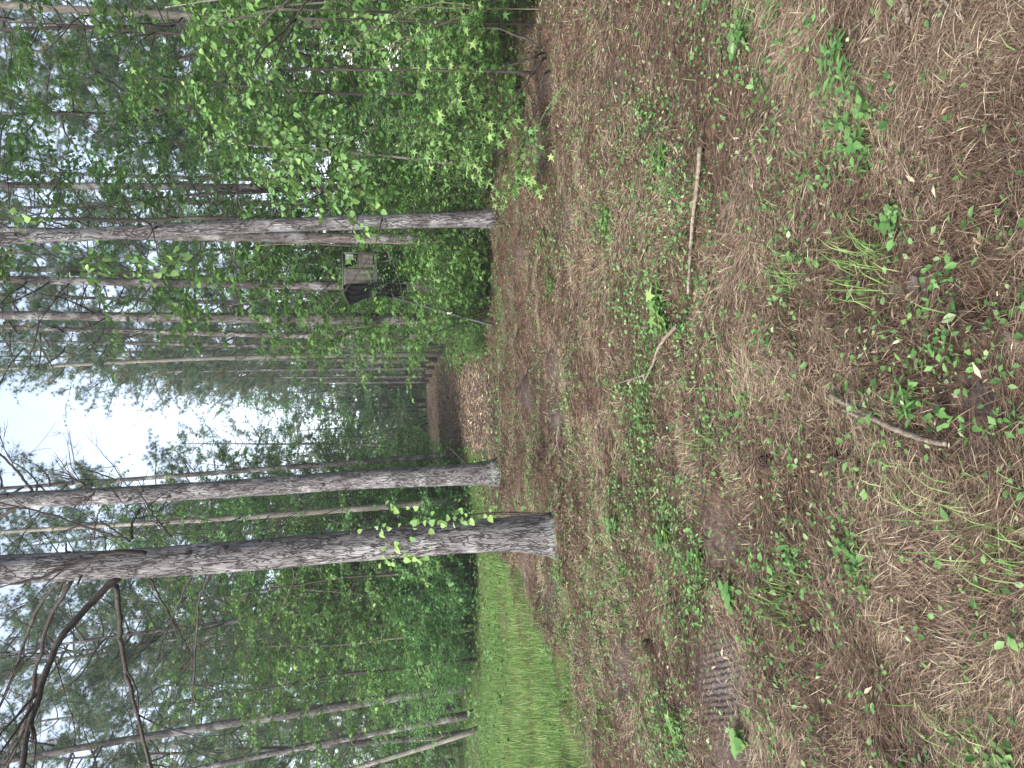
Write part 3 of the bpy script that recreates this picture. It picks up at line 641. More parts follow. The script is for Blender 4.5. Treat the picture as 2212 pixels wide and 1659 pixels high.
def grow_pine(H, r0, cb, n_limb, Lmax, tufts=1.0, dead=10):
    tr, cr = Geo(), Geo()
    t = wander([0, 0, -.1], [0, 0, 1], H, 16, .02); t[:, 2] = np.linspace(-.1, H, 16)
    tube(tr, t, np.linspace(r0, r0 * .18, 16), 12, 0, .5)
    for k in range(dead):      # dead lower limbs
        s = rng.uniform(.12, cb / H + .05); p, _ = at_s(t, s); a = rng.random() * 6.28
        b = wander(p, [math.cos(a), math.sin(a), rng.uniform(-.1, .6)], rng.uniform(.5, 2.2), 8, .16); tube(cr, b, np.linspace(.018, .003, 8), 4, 0, .5)
        for q in range(4):
            p2, d2 = at_s(b, rng.uniform(.3, .95)); tube(cr, wander(p2, d2 + rng.normal(0, .5, 3), rng.uniform(.2, .7), 5, .15), np.linspace(.006, .002, 5), 3, 0, .5, cap=False)
    C, D = [], []
    a = 0
    for i in range(n_limb):
        s = cb / H + (1 - cb / H) * (i + rng.random()) / n_limb; p, _ = at_s(t, min(.99, s)); a += 2.4 + rng.normal(0, .4)
        prof = math.sin(math.pi * min(1, .25 + .75 * (1 - (s - cb / H) / (1 - cb / H)))) * .5 + .5 * (1 - (s - cb / H) / (1 - cb / H)) + .12
        L = Lmax * prof * rng.uniform(.6, 1.1)
        b = wander(p, [math.cos(a), math.sin(a), rng.uniform(0, .5)], L, 9, .13, .04); tube(cr, b, np.linspace(.035 * prof + .012, .006, 9), 5, 0, .5)
        for q in range(int(6 + 4 * prof)):
            p2, d2 = at_s(b, rng.uniform(.25, .99)); d2 = rotz(d2, rng.choice([-1, 1]) * rng.uniform(.3, 1.1)); d2[2] += rng.normal(.1, .25)
            b2 = wander(p2, d2, L * rng.uniform(.16, .42), 6, .18, .03); tube(cr, b2, np.linspace(.010, .003, 6), 3, 0, .5, cap=False)
            for s3 in np.linspace(.3, 1, max(3, int(5 * tufts))):
                p3, d3 = at_s(b2, min(.999, s3)); off = rng.normal(0, .10, 3); C.append(p3 + off * (s3 < .99)); D.append(nrmz(d3 + off * 3))
    C, D = np.array(C), np.array(D); k = 34; n = len(C) * k
    pos = np.repeat(C, k, 0); dd = nrmz(np.repeat(D, k, 0) * .55 + nrmz(rng.normal(0, 1, (n, 3))))
    tint = np.clip(np.repeat(rng.normal(.5, .2, len(C)), k) + rng.normal(0, .08, n), 0, .92); tint[np.repeat(rng.random(len(C)) < .03, k)] = 1
    leaves(cr, (np.array([[-.027, 0, 0], [.027, 0, 0], [0, 1, 0]]), np.array([[0, 1, 2]])), pos, dd, rng.normal(0, 1, (n, 3)), rng.uniform(.14, .26, n), tint, 1)
    return tr, cr, n

STORE = Vector((0, 0, 0))
def make_tree(kind, name, mats):
    tr, cr, n = kind
    o = bpy.data.objects.new(name, None); COL.objects.link(o); o.empty_display_size = .2
    tr.obj('trunk' if 'shrub' not in name else 'stem', [mats[0]], o); cr.obj('crown', list(mats[1:]), o)
    return o

TALL = [grow_tree(9.5, 2.7, .052, 40, STAR, .115, .050, base=.07, nsec=8, top=.5, up=.35), grow_tree(8.0, 2.9, .048, 36, STAR, .13, .055, base=.08, nsec=8, top=.55, up=.4),
        grow_tree(11, 2.9, .058, 44, OVAL, .12, .05, base=.12, nsec=8, top=.5, up=.45)]
SAPL = [grow_tree(4.4, 1.6, .03, 28, HEART, .095, .05, base=.08, nsec=8, up=.35, droop=.45), grow_tree(3.6, 1.4, .026, 26, STAR, .115, .05, base=.08, nsec=7, up=.5), grow_tree(5.2, 1.7, .035, 32, OVAL, .085, .042, base=.1, nsec=8, up=.5)]
SHRB = [grow_shrub(2.0, 1.2, 12, OVAL, .062, .032, 13), grow_shrub(1.5, 1.1, 11, STAR, .10, .045, 11), grow_shrub(2.4, 1.2, 13, LANCE, .08, .028, 13), grow_shrub(1.2, .9, 11, STAR, .085, .045, 10)]
PINE = [grow_pine(22, .19, 7, 46, 4.2, 1.5), grow_pine(25, .21, 9, 50, 4.6, 1.5), grow_pine(18, .15, 5, 44, 3.8, 1.4)]
print('leaf counts', [t[2] for t in TALL + SAPL + SHRB + PINE])
M_TALL = [(M_twig, M_twig, M_leafb), (M_twig, M_twig, M_leaf), (M_twig, M_twig, M_leaf)]
M_SAPL = [(M_smooth, M_twig, M_leafy), (M_smooth, M_twig, M_leafy), (M_twig, M_twig, M_leaf)]
USED = {}
def plant(store, kinds, matl, i, name, x, y, rz, sc, label, cat, group, z=None):
    key = (store, i)
    z = float(hgt(x, y)) - .02 if z is None else z
    if key not in USED:
        p = make_tree(kinds[i], name, matl[i]); USED[key] = p
        p.location = (x, y, z); p.rotation_euler = (0, 0, rz); p.scale = (sc, sc, sc) if np.isscalar(sc) else sc
        return tag(p, label, cat, group)
    return copy_of(USED[key], (x, y, z), rz, sc, label, cat, group)
M_SHRB = [(M_twig, M_leaf), (M_twig, M_leafy), (M_twig, M_leafb), (M_twig, M_leaf)]
M_PINE = [(M_barkfar, M_twig, M_needle)] * 3
def tall(i, x, y, sc, label, group, rz=None): return plant('t', TALL, M_TALL, i, 'broadleaf_tree', x, y, rng.random() * 6.28 if rz is None else rz, sc, label, 'tree', group)
def sapl(i, x, y, sc, label, group, rz=None): return plant('s', SAPL, M_SAPL, i, 'sapling', x, y, rng.random() * 6.28 if rz is None else rz, sc, label, 'sapling', group)
def shrb(i, x, y, sc, label, group, rz=None): return plant('h', SHRB, M_SHRB, i, 'shrub', x, y, rng.random() * 6.28 if rz is None else rz, sc, label, 'shrub', group)
def pine(i, x, y, sc, label, group, rz=None): return plant('p', PINE, M_PINE, i, 'pine_tree', x, y, rng.random() * 6.28 if rz is None else rz, sc, label, 'tree', group)
def gx(Y, d):   # world x of a photo row Y at distance d (near eye height)
    return float(P(880, Y, d)[0])

# crowns of the three near pines rise out of the picture
for (o, pts, org, s) in ((tree1, t1p, t1o, .8), (tree2, t2p, t2o, .9), (tree3, t3p, t3o, .8)):
    g = Geo(); _, cr, _ = grow_pine(9, .08, 1.0, 22, 2.8, .8, 0)
    i = int(np.argmin(np.abs(pts[:, 2] - 9.5))); g.merge(cr, pts[i] - org, rng.random() * 6, (s, s, s)); g.obj('crown', [M_twig, M_needle], o)

# ------------------------------------------------------------------ trunks one can tell apart
# (photo row Y at eye height, distance, kind, index, width in photo units, label)
TR = [(66, 13.5, 18, 25, 'smooth pale grey trunk without plates rising at the outer end of the thicket', M_smooth, 0.026),
      (413, 17.5, 18, 22, 'dark furrowed pine trunk deep in the thicket right of the slim pine', M_barkfar, 0.023),
      (394, 22, 10, 20, 'thin straight trunk close beside a darker pine trunk deep in the right thicket', M_barkfar, 0.020),
      (520, 14.2, 24, 23, 'broad brown pine trunk half hidden behind the slim pine', M_barkfar, 0.014),
      (624, 16.6, 21, 23, 'dark pine trunk that the raised hunting blind leans on', M_barkfar, 0.020),
      (692, 18.5, 24, 24, 'large brown pine trunk just left of the hunting blind, beside the ladder', M_barkfar, 0.020),
      (683, 24, 14, 22, 'greyer pine trunk standing behind the large trunk left of the blind', M_barkfar, 0.020),
      (729, 25, 14, 22, 'pine trunk clad in a pale dry vine, first in the row along the path', M_barkfar, 0.020),
      (751, 30, 10, 23, 'dark pine trunk second in the row along the right of the path', M_barkfar, 0.020),
      (768, 31, 11, 24, 'pale bluish grey pine trunk third in the row along the right of the path', M_smooth, 0.020),
      (779, 38, 8, 23, 'narrow brown pine trunk fourth in the row along the right of the path', M_barkfar, 0.020),
      (797, 46, 7, 22, 'thin dark pine trunk near the far right bend of the path', M_barkfar, 0.020),
      (814, 54, 6, 22, 'very thin far pine trunk where the path vanishes', M_barkfar, 0.020),
      (826, 62, 6, 22, 'farthest thin pine trunk at the end of the path', M_barkfar, 0.020)]
TL = [(986, 24, 13, 20, 'short visible dark trunk among leaves just left of the path', M_barkfar, -.03),
      (1087, 21, 15, 16, 'pale tan trunk seen between the two near pines', M_smooth, -.02),
      (1317, 29, 9, 19, 'thin upright grey trunk, right one of a close pair above the left undergrowth', M_barkfar, -.03),
      (1331, 30, 8, 19, 'thin upright grey trunk, left one of a close pair above the left undergrowth', M_barkfar, -.035),
      (1492, 23, 22, 20, 'thick dark trunk in the shade behind the grass clearing', M_barkfar, -.05),
      (1556, 22.5, 15, 17, 'leaning pale brown trunk in the shade behind the grass', M_barkfar, -.10),
      (1605, 21, 12, 14, 'bowed pale slender trunk at the far end of the shaded wood edge', M_smooth, -.14),
      (1250, 33, 8, 20, 'slim straight trunk seen just left of the thickest pine', M_barkfar, -.03)]
for rowlist, grp in ((TR, 'pine trunks right of the path'), (TL, 'trunks in the wood left of the path')):
    for Y, d, w, H, lab, bm, ln in rowlist:
        x = gx(Y, d); r = .5 * px(w, d); base = np.array([x, d, float(hgt(x, d)) - .05])
        o = root('pine_tree' if bm is not M_smooth else 'broadleaf_tree', base, lab, 'tree', grp)
        t = wander([0, 0, -.1], [ln, 0, 1], H, 20, .006); t[:, 2] = np.linspace(-.1, H, 20); 
        if 'bowed' in lab: t[:, 0] += -.5 * np.sin(np.linspace(0, 3.1, 20) * .9) * .9 + .2
        rr = np.linspace(r, r * .35, 20); rr[0] *= 1.35; rr[1] *= 1.1
        g = Geo(); tube(g, t, rr, 14, 0, .5, wob=.06)
        c = Geo()
        lo = max(2.6, H * .14)
        for k in range(int(11 if bm is not M_smooth else 8)):
            s = rng.uniform(lo / H, .55); p, _ = at_s(t, s); a = rng.random() * 6.28; L = rng.uniform(.6, 2.6)
            b = wander(p, [math.cos(a), math.sin(a), rng.uniform(.1, .9)], L, 9, .17); tube(c, b, np.linspace(.022 * (r / .13) ** .5, .003, 9), 5, 0, .5)
            for q in range(5):
                p2, d2 = at_s(b, rng.uniform(.25, .95)); b2 = wander(p2, d2 + rng.normal(0, .5, 3), rng.uniform(.25, .9), 5, .17); tube(c, b2, np.linspace(.007, .002, 5), 3, 0, .5, cap=False)
        if bm is not M_smooth:
            _, cr, _ = grow_pine(H * .5, r * .5, .5, 24, 2.9, .7, 0); q, _ = at_s(t, .52); c.merge(cr, q, rng.random() * 6)
            mats = [M_twig, M_needle]
        else:
            _, cr, _ = grow_tree(H * .55, 2.6, r * .4, 22, STAR, .12, .12, base=.02, nsec=5); q, _ = at_s(t, .45); c.merge(cr, q, 0)
            mats = [M_twig, M_leaf]
        g.obj('trunk', [bm], o); c.obj('crown', mats, o)

# ------------------------------------------------------------------ understory: shrubs, saplings and trees
def okpath(x, y, m=.3):
    return float(pathmask(np.array([x]), np.array([y]))[0]) < .15
# right thicket, front row
front = [(1, 4.45, 7.6, 1.0, 'star leaved sweetgum bush at the near corner of the right thicket'), (0, 4.9, 8.3, 1.1, 'small leaved bush behind the corner sweetgum, its top below the white blossoms'),
         (3, 3.75, 8.8, .9, 'low star leaved bush spilling over the needles at the right thicket foot'), (1, 4.6, 9.4, 1.15, 'pale star leaved bush in the middle of the thicket front'),
         (2, 5.3, 10.2, 1.0, 'narrow leaved bush in the dark hollow of the right thicket'), (0, 4.1, 10.6, .9, 'dense fine leaved bush right of the slim pine foot'),
         (0, 3.35, 11.9, .75, 'small bush pressed against the right side of the slim pine'), (3, 3.55, 10.3, .7, 'knee high leafy bush at the needle edge near the slim pine'),
         (2, 4.9, 12.4, 1.05, 'tall narrow leaved bush behind the slim pine'), (1, 6.2, 11.5, 1.1, 'bright star leaved bush deep in the right thicket')]
for i, x, y, s, lab in front: shrb(i, x, y, s, lab, 'bushes along the right thicket')
# bushes round the hunting blind and the path corner
mid = [(1, 2.35, 12.9, 1.0, 'leafy sweetgum bush just left of the slim pine foot'), (0, 2.7, 13.6, 1.0, 'fine leaved bush under the right side of the blind'), (1, 1.95, 13.9, 1.2, 'sweetgum bush hiding the legs under the hunting blind'),
       (3, 1.5, 13.6, 1.15, 'star leaved bush in front of the blind ladder'), (0, 1.15, 14.6, .55, 'round low bush at the foot of the ladder'), (3, .8, 14.2, .40, 'low leafy bush spreading towards the path corner'),
       (1, 1.65, 16.4, .85, 'sweetgum bush left of the ladder at the path corner'), (2, 2.1, 17.4, .8, 'narrow leaved bush between ladder and large trunk'), (3, 1.1, 15.8, .4, 'small bush on the inner edge of the path'),
       (0, 2.3, 19.5, .8, 'bush at the foot of the large trunk left of the blind'), (2, 3.3, 15.6, 1.1, 'bush behind the right side of the blind'), (1, 2.4, 16.4, .9, 'bush directly behind the blind')]
for i, x, y, s, lab in mid: shrb(i, x, y, s, lab, 'bushes round the hunting blind')
# saplings in and over the right thicket
sap = [(0, 5.6, 9.4, 1.05, 'heart leaved sapling arching over the right thicket'), (2, 4.75, 11.6, 1.05, 'upright fine leaved sapling right of the slim pine'), (0, 4.2, 13.2, 1.2, 'heart leaved sapling filling the gap right behind the slim pine'),
       (1, 6.6, 11.8, 1.3, 'star leaved sapling standing deep in the right thicket'), (2, 7.3, 13.2, 1.25, 'tall sapling at the outer end of the right thicket'), (0, 2.95, 17.3, 1.3, 'heart leaved sapling whose branches hang behind the blind roof'),
       (1, 1.75, 17.6, 1.3, 'star leaved sapling between the blind and the large trunk'), (0, 3.3, 17.2, 1.3, 'bright heart leaved sapling behind the blind'), (2, 5.6, 15.5, 1.35, 'sapling in the shade behind the right thicket'),
       (1, 2.2, 21, 1.3, 'star leaved sapling hanging over the right path edge'), (0, 2.9, 24, 1.4, 'bright sapling over the path, left of the vine clad trunk'), (0, 4.5, 20, 1.5, 'sapling behind the broad brown trunk'), (1, 7.9, 16.5, 1.5, 'star leaved sapling far back at the right')]
for i, x, y, s, lab in sap: sapl(i, x, y, s, lab, 'saplings right of the path')

def fill(n, xr, yr, kind, sc, lab, grp, seed):
    r = np.random.default_rng(seed); k = 0; tries = 0
    while k < n and tries < n * 30:
        tries += 1
        y = r.uniform(*yr); x = r.uniform(xr[0](y), xr[1](y))
        if not okpath(x, y) or (kind == 't' and y < 26 and x < -.40 * y): continue
        s = r.uniform(*sc); i = int(r.integers(0, {'t': 3, 's': 3, 'h': 4, 'p': 3}[kind]))
        {'t': tall, 's': sapl, 'h': shrb, 'p': pine}[kind](i, x, y, s, lab, grp, float(r.random() * 6.28)); k += 1
fill(21, (lambda y: 3.0 + .02 * y, lambda y: .60 * y), (13.5, 32), 't', (.75, 1.3), 'leafy young sweetgum tree in the wood right of the path', 'young trees right of the path', 1)
fill(20, (lambda y: 3.4 + .02 * y, lambda y: .62 * y), (26, 75), 'p', (.8, 1.15), 'tall pine with a thin grey green crown beyond the right thicket', 'tall pines right of the path', 2)
fill(18, (lambda y: -.40 * y, lambda y: -3.2 - .03 * y), (19.8, 25), 's', (1.0, 1.7), 'leafy sapling in the wall of green behind the grass', 'saplings behind the grass', 6)
fill(34, (lambda y: -.66 * y, lambda y: -3.4 - .03 * y), (21.5, 36), 't', (.75, 1.3), 'leafy young sweetgum tree in the wood left of the path', 'young trees left of the path', 3)
fill(20, (lambda y: -.64 * y, lambda y: -4.4 - .03 * y), (30, 75), 'p', (.8, 1.15), 'tall pine with a grey green crown beyond the left undergrowth', 'tall pines left of the path', 4)
fill(26, (lambda y: -11, lambda y: 11), (36, 85), 't', (.7, 1.15), 'distant leafy tree leaning over the far path', 'distant trees by the far path', 5)

PT = [(0, -3.7, 22, .85, 'star leaved tree leaning over the left path edge, nearest of the path trees'), (1, -4.0, 26, 1.0, 'bushy tree on the left path edge behind the second pine'), (2, -4.5, 31, .95, 'taller oval leaved tree on the left path edge'),
      (0, -4.9, 37, 1.0, 'tree on the left path edge before the far bend'), (1, -5.6, 45, 1.1, 'leafy tree standing left of the far bend'), (1, 3.4, 29, .8, 'leafy tree on the right path edge beside the trunk row'), (0, 3.9, 37, .9, 'tree on the right path edge past the trunk row'),
      (2, 4.4, 47, 1.0, 'oval leaved tree right of the far bend'), (1, -4.8, 67, 1.6, 'far tree at the left of the path end'), (0, -2.0, 71, 1.5, 'far tree straight at the end of the path'), (2, 1.0, 72, 1.45, 'far bright tree at the end of the path'), (1, 4.2, 66, 1.6, 'far tree at the right of the path end'),
      (0, -7, 60, 1.1, 'leafy tree well left of the path end'), (2, 6, 60, 1.0, 'leafy tree well right of the path end')]
for a in PT: tall(*a, 'trees along the path')
PT2 = [(1, -1.4, 76, 2.2, 'tall hazy tree behind the path end, left one of three'), (0, 1.6, 78, 2.2, 'tall hazy tree behind the path end, right one of three'), (0, -.2, 81, 2.3, 'tall hazy tree behind the path end, middle one of three'), (0, .4, 69, 1.9, 'tallest leafy tree straight over the path end'), (1, -3.6, 71, 2.0, 'tall broad tree just left over the path end'), (2, 2.6, 70, 1.7, 'tall tree just right over the path end'), (1, -6.5, 72, 2.0, 'tall broad tree farther left over the path end'), (1, 2.7, 23.5, .8, 'young leafy tree on the right path edge hiding the first trunks of the row'), (0, 3.1, 33, .95, 'young leafy tree between the trunk row and the far bend')]
for a in PT2: tall(*a, 'trees along the path')
PP = [(2, 2.7, 47, 1.15, 'broad grey pine spreading boughs over the path before the far bend'), (0, 2.2, 60, 1.0, 'grey pine with wide boughs near the end of the path'), (2, -4.3, 34, .95, 'grey pine with long boughs reaching in over the path from the left'), (1, 3.0, 50, 1.05, 'tall grey pine with boughs over the far bend from the right'), (0, 3.5, 32, .85, 'hazy grey pine with low boughs right of the path'), (2, 3.3, 40, 1.05, 'hazy grey pine reaching boughs over the path from the right'), (1, -6.5, 40, .9, 'grey pine rising over the left path trees'), (2, -7.5, 50, 1.0, 'pine farther along the left of the path'), (2, 5.2, 54, 1.0, 'far grey pine over the path from the right'), (0, 2.6, 67, 1.0, 'pine standing at the right corner of the path end'), (1, -5.4, 68, .9, 'pine standing at the left corner of the path end'), (2, -1.5, 74, .8, 'lower pine straight behind the path end'), (1, .6, 71, .95, 'tall pine straight over the path end'), (1, 2.4, 75, 1.05, 'taller pine right of the path end'), (1, 1.6, 58, .8, 'slim pine at the right of the far bend with boughs over the path')]
for a in PP: pine(*a, 'pines along the path')
LP = [(2, -7.4, 24.5, .85, 'pine with low needle boughs just behind the thickest pine limbs'), (2, -12.8, 26, .85, 'pine with needle boughs over the far end of the grass'), (1, -5.4, 26, .72, 'pine whose boughs show between the two near pines'), (2, 7.5, 19, .75, 'pine with needle boughs above the right thicket'), (0, 10.5, 22, .72, 'pine with needle boughs at the outer end of the right wood')]
for a in LP: pine(*a, 'pines with low needle boughs')

def thicket(name, lab, n, xr, yr, sc, seed, leafmats):
    g = Geo(); r = np.random.default_rng(seed); k = 0
    while k < n:
        y = r.uniform(*yr); x = r.uniform(xr[0](y), xr[1](y))
        if not okpath(x, y): continue
        st, cr, _ = SHRB[int(r.integers(0, 4))]; s = r.uniform(*sc); a = r.random() * 6.28; z = float(hgt(x, y))
        h = s * r.uniform(.8, 1.3)
        g.merge(cr, (x, y, z), a, (s, s, h), r.normal(0, .08)); k += 1
    o = g.obj(name, leafmats); tag(o, lab, 'undergrowth', kind='stuff')
thicket('undergrowth', 'dense dark green undergrowth walling off the wood behind the grass clearing', 62, (lambda y: -.41 * y, lambda y: -2.9 - .03 * y), (19.2, 27), (.8, 1.5), 71, [M_leafb])
thicket('undergrowth', 'dense leafy undergrowth filling the wood right of the path', 75, (lambda y: 2.6 + .02 * y, lambda y: .62 * y), (13.5, 26), (.8, 1.4), 72, [M_leaf])
def treeline():
    g = Geo(); r = np.random.default_rng(81)
    ks = [grow_tree(14, 3.6, .13, 24, DIAM, .42, .30, base=.12, nsec=5, top=.5), grow_tree(12, 3.8, .12, 22, DIAM, .40, .28, base=.1, nsec=5, top=.5)]
    for k in range(170):
        y = r.uniform(76, 125); x = r.uniform(-.62 * y, .62 * y) if k % 3 else r.uniform(-16, 16); tr, cr, _ = ks[k % 2]; s = r.uniform(.75, 1.25); a = r.random() * 6.28
        if abs(x + 2) < 9: s *= 1.0
        for q in (tr, cr): g.merge(q, (x, y, float(hgt(x, y))), a, (s, s, s), r.normal(0, .07))
    o = g.obj('treeline', [M_twig, M_leaf]); tag(o, 'far wood closing the view beyond the end of the path', 'woods', kind='stuff')
treeline()
thicket('undergrowth', 'bright low bushes closing the path where it bends out of sight', 34, (lambda y: -9, lambda y: 7), (71, 79), (.9, 1.9), 74, [M_leafy])
thicket('undergrowth', 'far green undergrowth closing the end of the path', 120, (lambda y: -.5 * y, lambda y: .5 * y), (28, 85), (1.2, 2.6), 73, [M_leaf])

# ------------------------------------------------------------------ hunting blind on its stand
M_camo = None
def camomat():
    m, nt, out = newmat('camouflage_cloth'); L = nt.links.new
    tc = N(nt, 'ShaderNodeTexCoord'); mp = N(nt, 'ShaderNodeMapping'); mp.inputs['Scale'].default_value = (5, 5, 2.2); mp.inputs['Rotation'].default_value = (0, .5, 0); L(tc.outputs['Object'], mp.inputs[0])
    n = N(nt, 'ShaderNodeTexNoise'); n.inputs['Scale'].default_value = 2.4; n.inputs['Detail'].default_value = 5; n.inputs['Distortion'].default_value = 1.5; L(mp.outputs[0], n.inputs[0])
    r = ramp(nt, [(.36, (.018, .015, .013)), (.44, (.050, .042, .037)), (.52, (.075, .065, .058)), (.58, (.034, .035, .025)), (.68, (.095, .085, .077))], n.outputs[0])
    p = N(nt, 'ShaderNodeBsdfPrincipled'); L(r.outputs[0], p.inputs['Base Color']); p.inputs['Roughness'].default_value = .85; L(p.outputs[0], out.inputs[0]); return m
def hunting_blind():
    D = 15.4
    b0 = G(1062, 700)
    o = root('hunting_blind', (float(P(740, 590, D)[0]), D, float(hgt(2.2, D))), 'raised hunting blind with camouflage front and black drape on a ladder stand', 'hunting blind')
    org = np.array(o.location)
    q = lambda X, Y, dy=0: P(X, Y, D + dy) - org
    metal = plainmat('green_painted_steel', (.04, .048, .038), .6, .3); black = plainmat('black_mesh_cloth', (.006, .006, .0068), .95, .6, 40); camo = camomat()
    wht = plainmat('white_tag', (.75, .75, .74), .5, .05)
    def bar(name, a, b, r, mat=metal, par=o):
        g = Geo(); tube(g, [a, b], r, 6); return g.obj(name, [mat], par)
    def sheet(name, quad, mat, th=.02, nx=14, nz=14, fold=.012, fr=3.0, par=o):
        A, B, C, E = [np.asarray(v, float) for v in quad]      # A,B top edge; E,C bottom edge
        u, v = np.meshgrid(np.linspace(0, 1, nx), np.linspace(0, 1, nz)); u = u.ravel()[:, None]; v = v.ravel()[:, None]
        p = (A * (1 - u) + B * u) * (1 - v) + (E * (1 - u) + C * u) * v
        p[:, 1] += fold * np.sin(u[:, 0] * fr * 6.28 + v[:, 0] * 2) * (.3 + v[:, 0]) + fold * .5 * np.sin(v[:, 0] * 9)
        b = p + [0, th, 0]; g = Geo(); i = (np.arange(nz - 1)[:, None] * nx + np.arange(nx - 1)).ravel(); n = nx * nz
        T = np.concatenate([np.stack([i, i + 1, i + nx + 1], 1), np.stack([i, i + nx + 1, i + nx], 1)])
        ed = list(range(nx)) + [k * nx + nx - 1 for k in range(1, nz)] + [(nz - 1) * nx + k for k in range(nx - 2, -1, -1)] + [k * nx for k in range(nz - 2, 0, -1)]
        ed = np.array(ed); e2 = np.roll(ed, -1)
        T = np.concatenate([T, T[:, ::-1] + n, np.stack([ed, e2 + n, e2], 1), np.stack([ed, ed + n, e2 + n], 1)])
        g.add(np.concatenate([p, b]), T, 0, .5); return g.obj(name, [mat], par)
    # frame: four uprights, rails round the top and the floor
    cor = [(620, 0), (546, 0), (622, .95), (553, .95)]
    for Y, dy in cor: bar('upright', q(738, Y, dy), q(818, Y, dy), .016)
    bar('top_rail', q(741, 620), q(741, 545), .018); bar('top_rail', q(743, 621, .95), q(743, 553, .95), .016)
    bar('top_rail', q(741, 620), q(743, 621, .95), .016); bar('top_rail', q(741, 546), q(743, 553, .95), .016)
    g = Geo(); a, b, c = q(812, 618), q(812, 548), q(814, 618, .95); box(g, (a + b) / 2 + [0, .47, 0], abs(b[0] - a[0]), .98, .05); g.obj('floor_plate', [metal], o)
    g = Geo(); a, b = q(811, 616), q(811, 571); box(g, (a + b) / 2 + [0, -.025, 0], abs(b[0] - a[0]), .04, .09); g.obj('floor_beam', [metal], o)
    sheet('camouflage_panel', (q(743, 618, -.02), q(743, 579, -.02), q(807, 579, -.02), q(807, 618, -.02)), camo, .015, fold=.010)
    sheet('camouflage_panel', (q(743, 620, .98), q(743, 553, .98), q(811, 553, .98), q(811, 620, .98)), black, .015)
    c1 = sheet('window_curtain', (q(746, 562, .02), q(746, 549, .02), q(762, 548, .02), q(765, 561, .02)), plainmat('grey_curtain', (.22, .22, .235), .8, .15), .012, fold=.008)
    sheet('camouflage_panel', (q(775, 578, -.01), q(775, 547, -.01), q(806, 547, -.01), q(806, 578, -.01)), camo, .012, fold=.008)
    bar('window_bar', q(772, 579), q(772, 547), .012); bar('window_bar', q(743, 578.5), q(807, 578.5), .012)
    # black drape hanging round the corner post
    outl = [(741, 618, 619), (745, 615, 641), (755, 613, 659), (766, 613, 654), (788, 613, 644), (808, 613, 640), (832, 613, 639.5), (852, 613, 643), (868, 613, 638), (878, 616, 632)]
    g = Geo(); m = 12; rowsV = []
    for k, (X, Ya, Yb) in enumerate(outl):
        for j in range(m):
            u = j / (m - 1); pt = q(X, Ya + (Yb - Ya) * u, -.10 + .05 * math.sin(u * 11 + k * .8) + .03 * math.sin(u * 23 - k * 1.7) + .12 * u + rng.normal(0, .012)); rowsV.append(pt)
    V = np.array(rowsV); n = len(V); i = (np.arange(len(outl) - 1)[:, None] * m + np.arange(m - 1)).ravel()
    T = np.concatenate([np.stack([i, i + 1, i + m + 1], 1), np.stack([i, i + m + 1, i + m], 1)])
    g.add(np.concatenate([V, V + [0, .09, 0]]), np.concatenate([T, T[:, ::-1] + n]), 0, .5)
    eu = np.array([k * m for k in range(len(outl))]); ed = eu + m - 1
    for e in (eu, ed):
        T2 = np.concatenate([np.stack([e[:-1], e[1:], e[1:] + n], 1), np.stack([e[:-1], e[1:] + n, e[:-1] + n], 1)]); g.add(np.concatenate([V, V + [0, .09, 0]]), T2, 0, .5)
    g.obj('black_drape', [black], o)
    # netting under the floor: a lattice of thin cords
    g = Geo()
    for k in range(11):
        Y = 616 - k * 4.0; tube(g, [q(818, Y, .02), q(868 - abs(k - 3) * 1.2, Y, .05)], .006, 4)
    for k in range(13):
        X = 819 + k * 4.0; tube(g, [q(X, 617, .025), q(X, 577, .025)], .006, 4)
    g.obj('netting', [black], o)
    bar('brace', q(814, 569, .1), q(884, 551, .1), .020); bar('brace', q(868, 611, .1), q(906, 577, .1), .014); bar('brace', q(850, 641, -.1), q(846, 632, -.1), .012)
    for Y, dy in ((612, .9), (560, .9)): bar('support_leg', q(816, Y, dy), np.array([q(816, Y, dy)[0], .9, -.05]), .022)
    # ladder
    t0, t1 = q(850, 641, -.25), np.array(b0) - org
    lad = Geo(); side = np.array([-.055, -.30, 0]); tube(lad, [t0, t1], .022, 6); tube(lad, [t0 + side, t1 + side], .022, 6)
    lo = lad.obj('ladder', [metal], o)
    for k in range(8):
        p = t0 + (t1 - t0) * (k + .6) / 8.4; g = Geo(); tube(g, [p, p + side], .014, 6); g.obj('rung', [metal], lo)
    p = t0 + (t1 - t0) * .60; g = Geo(); box(g, p + np.array([-.05, -.33, .01]), .035, .012, .10, rz=.3); tg = g.obj('warning_tag', [wht], lo)
hunting_blind()

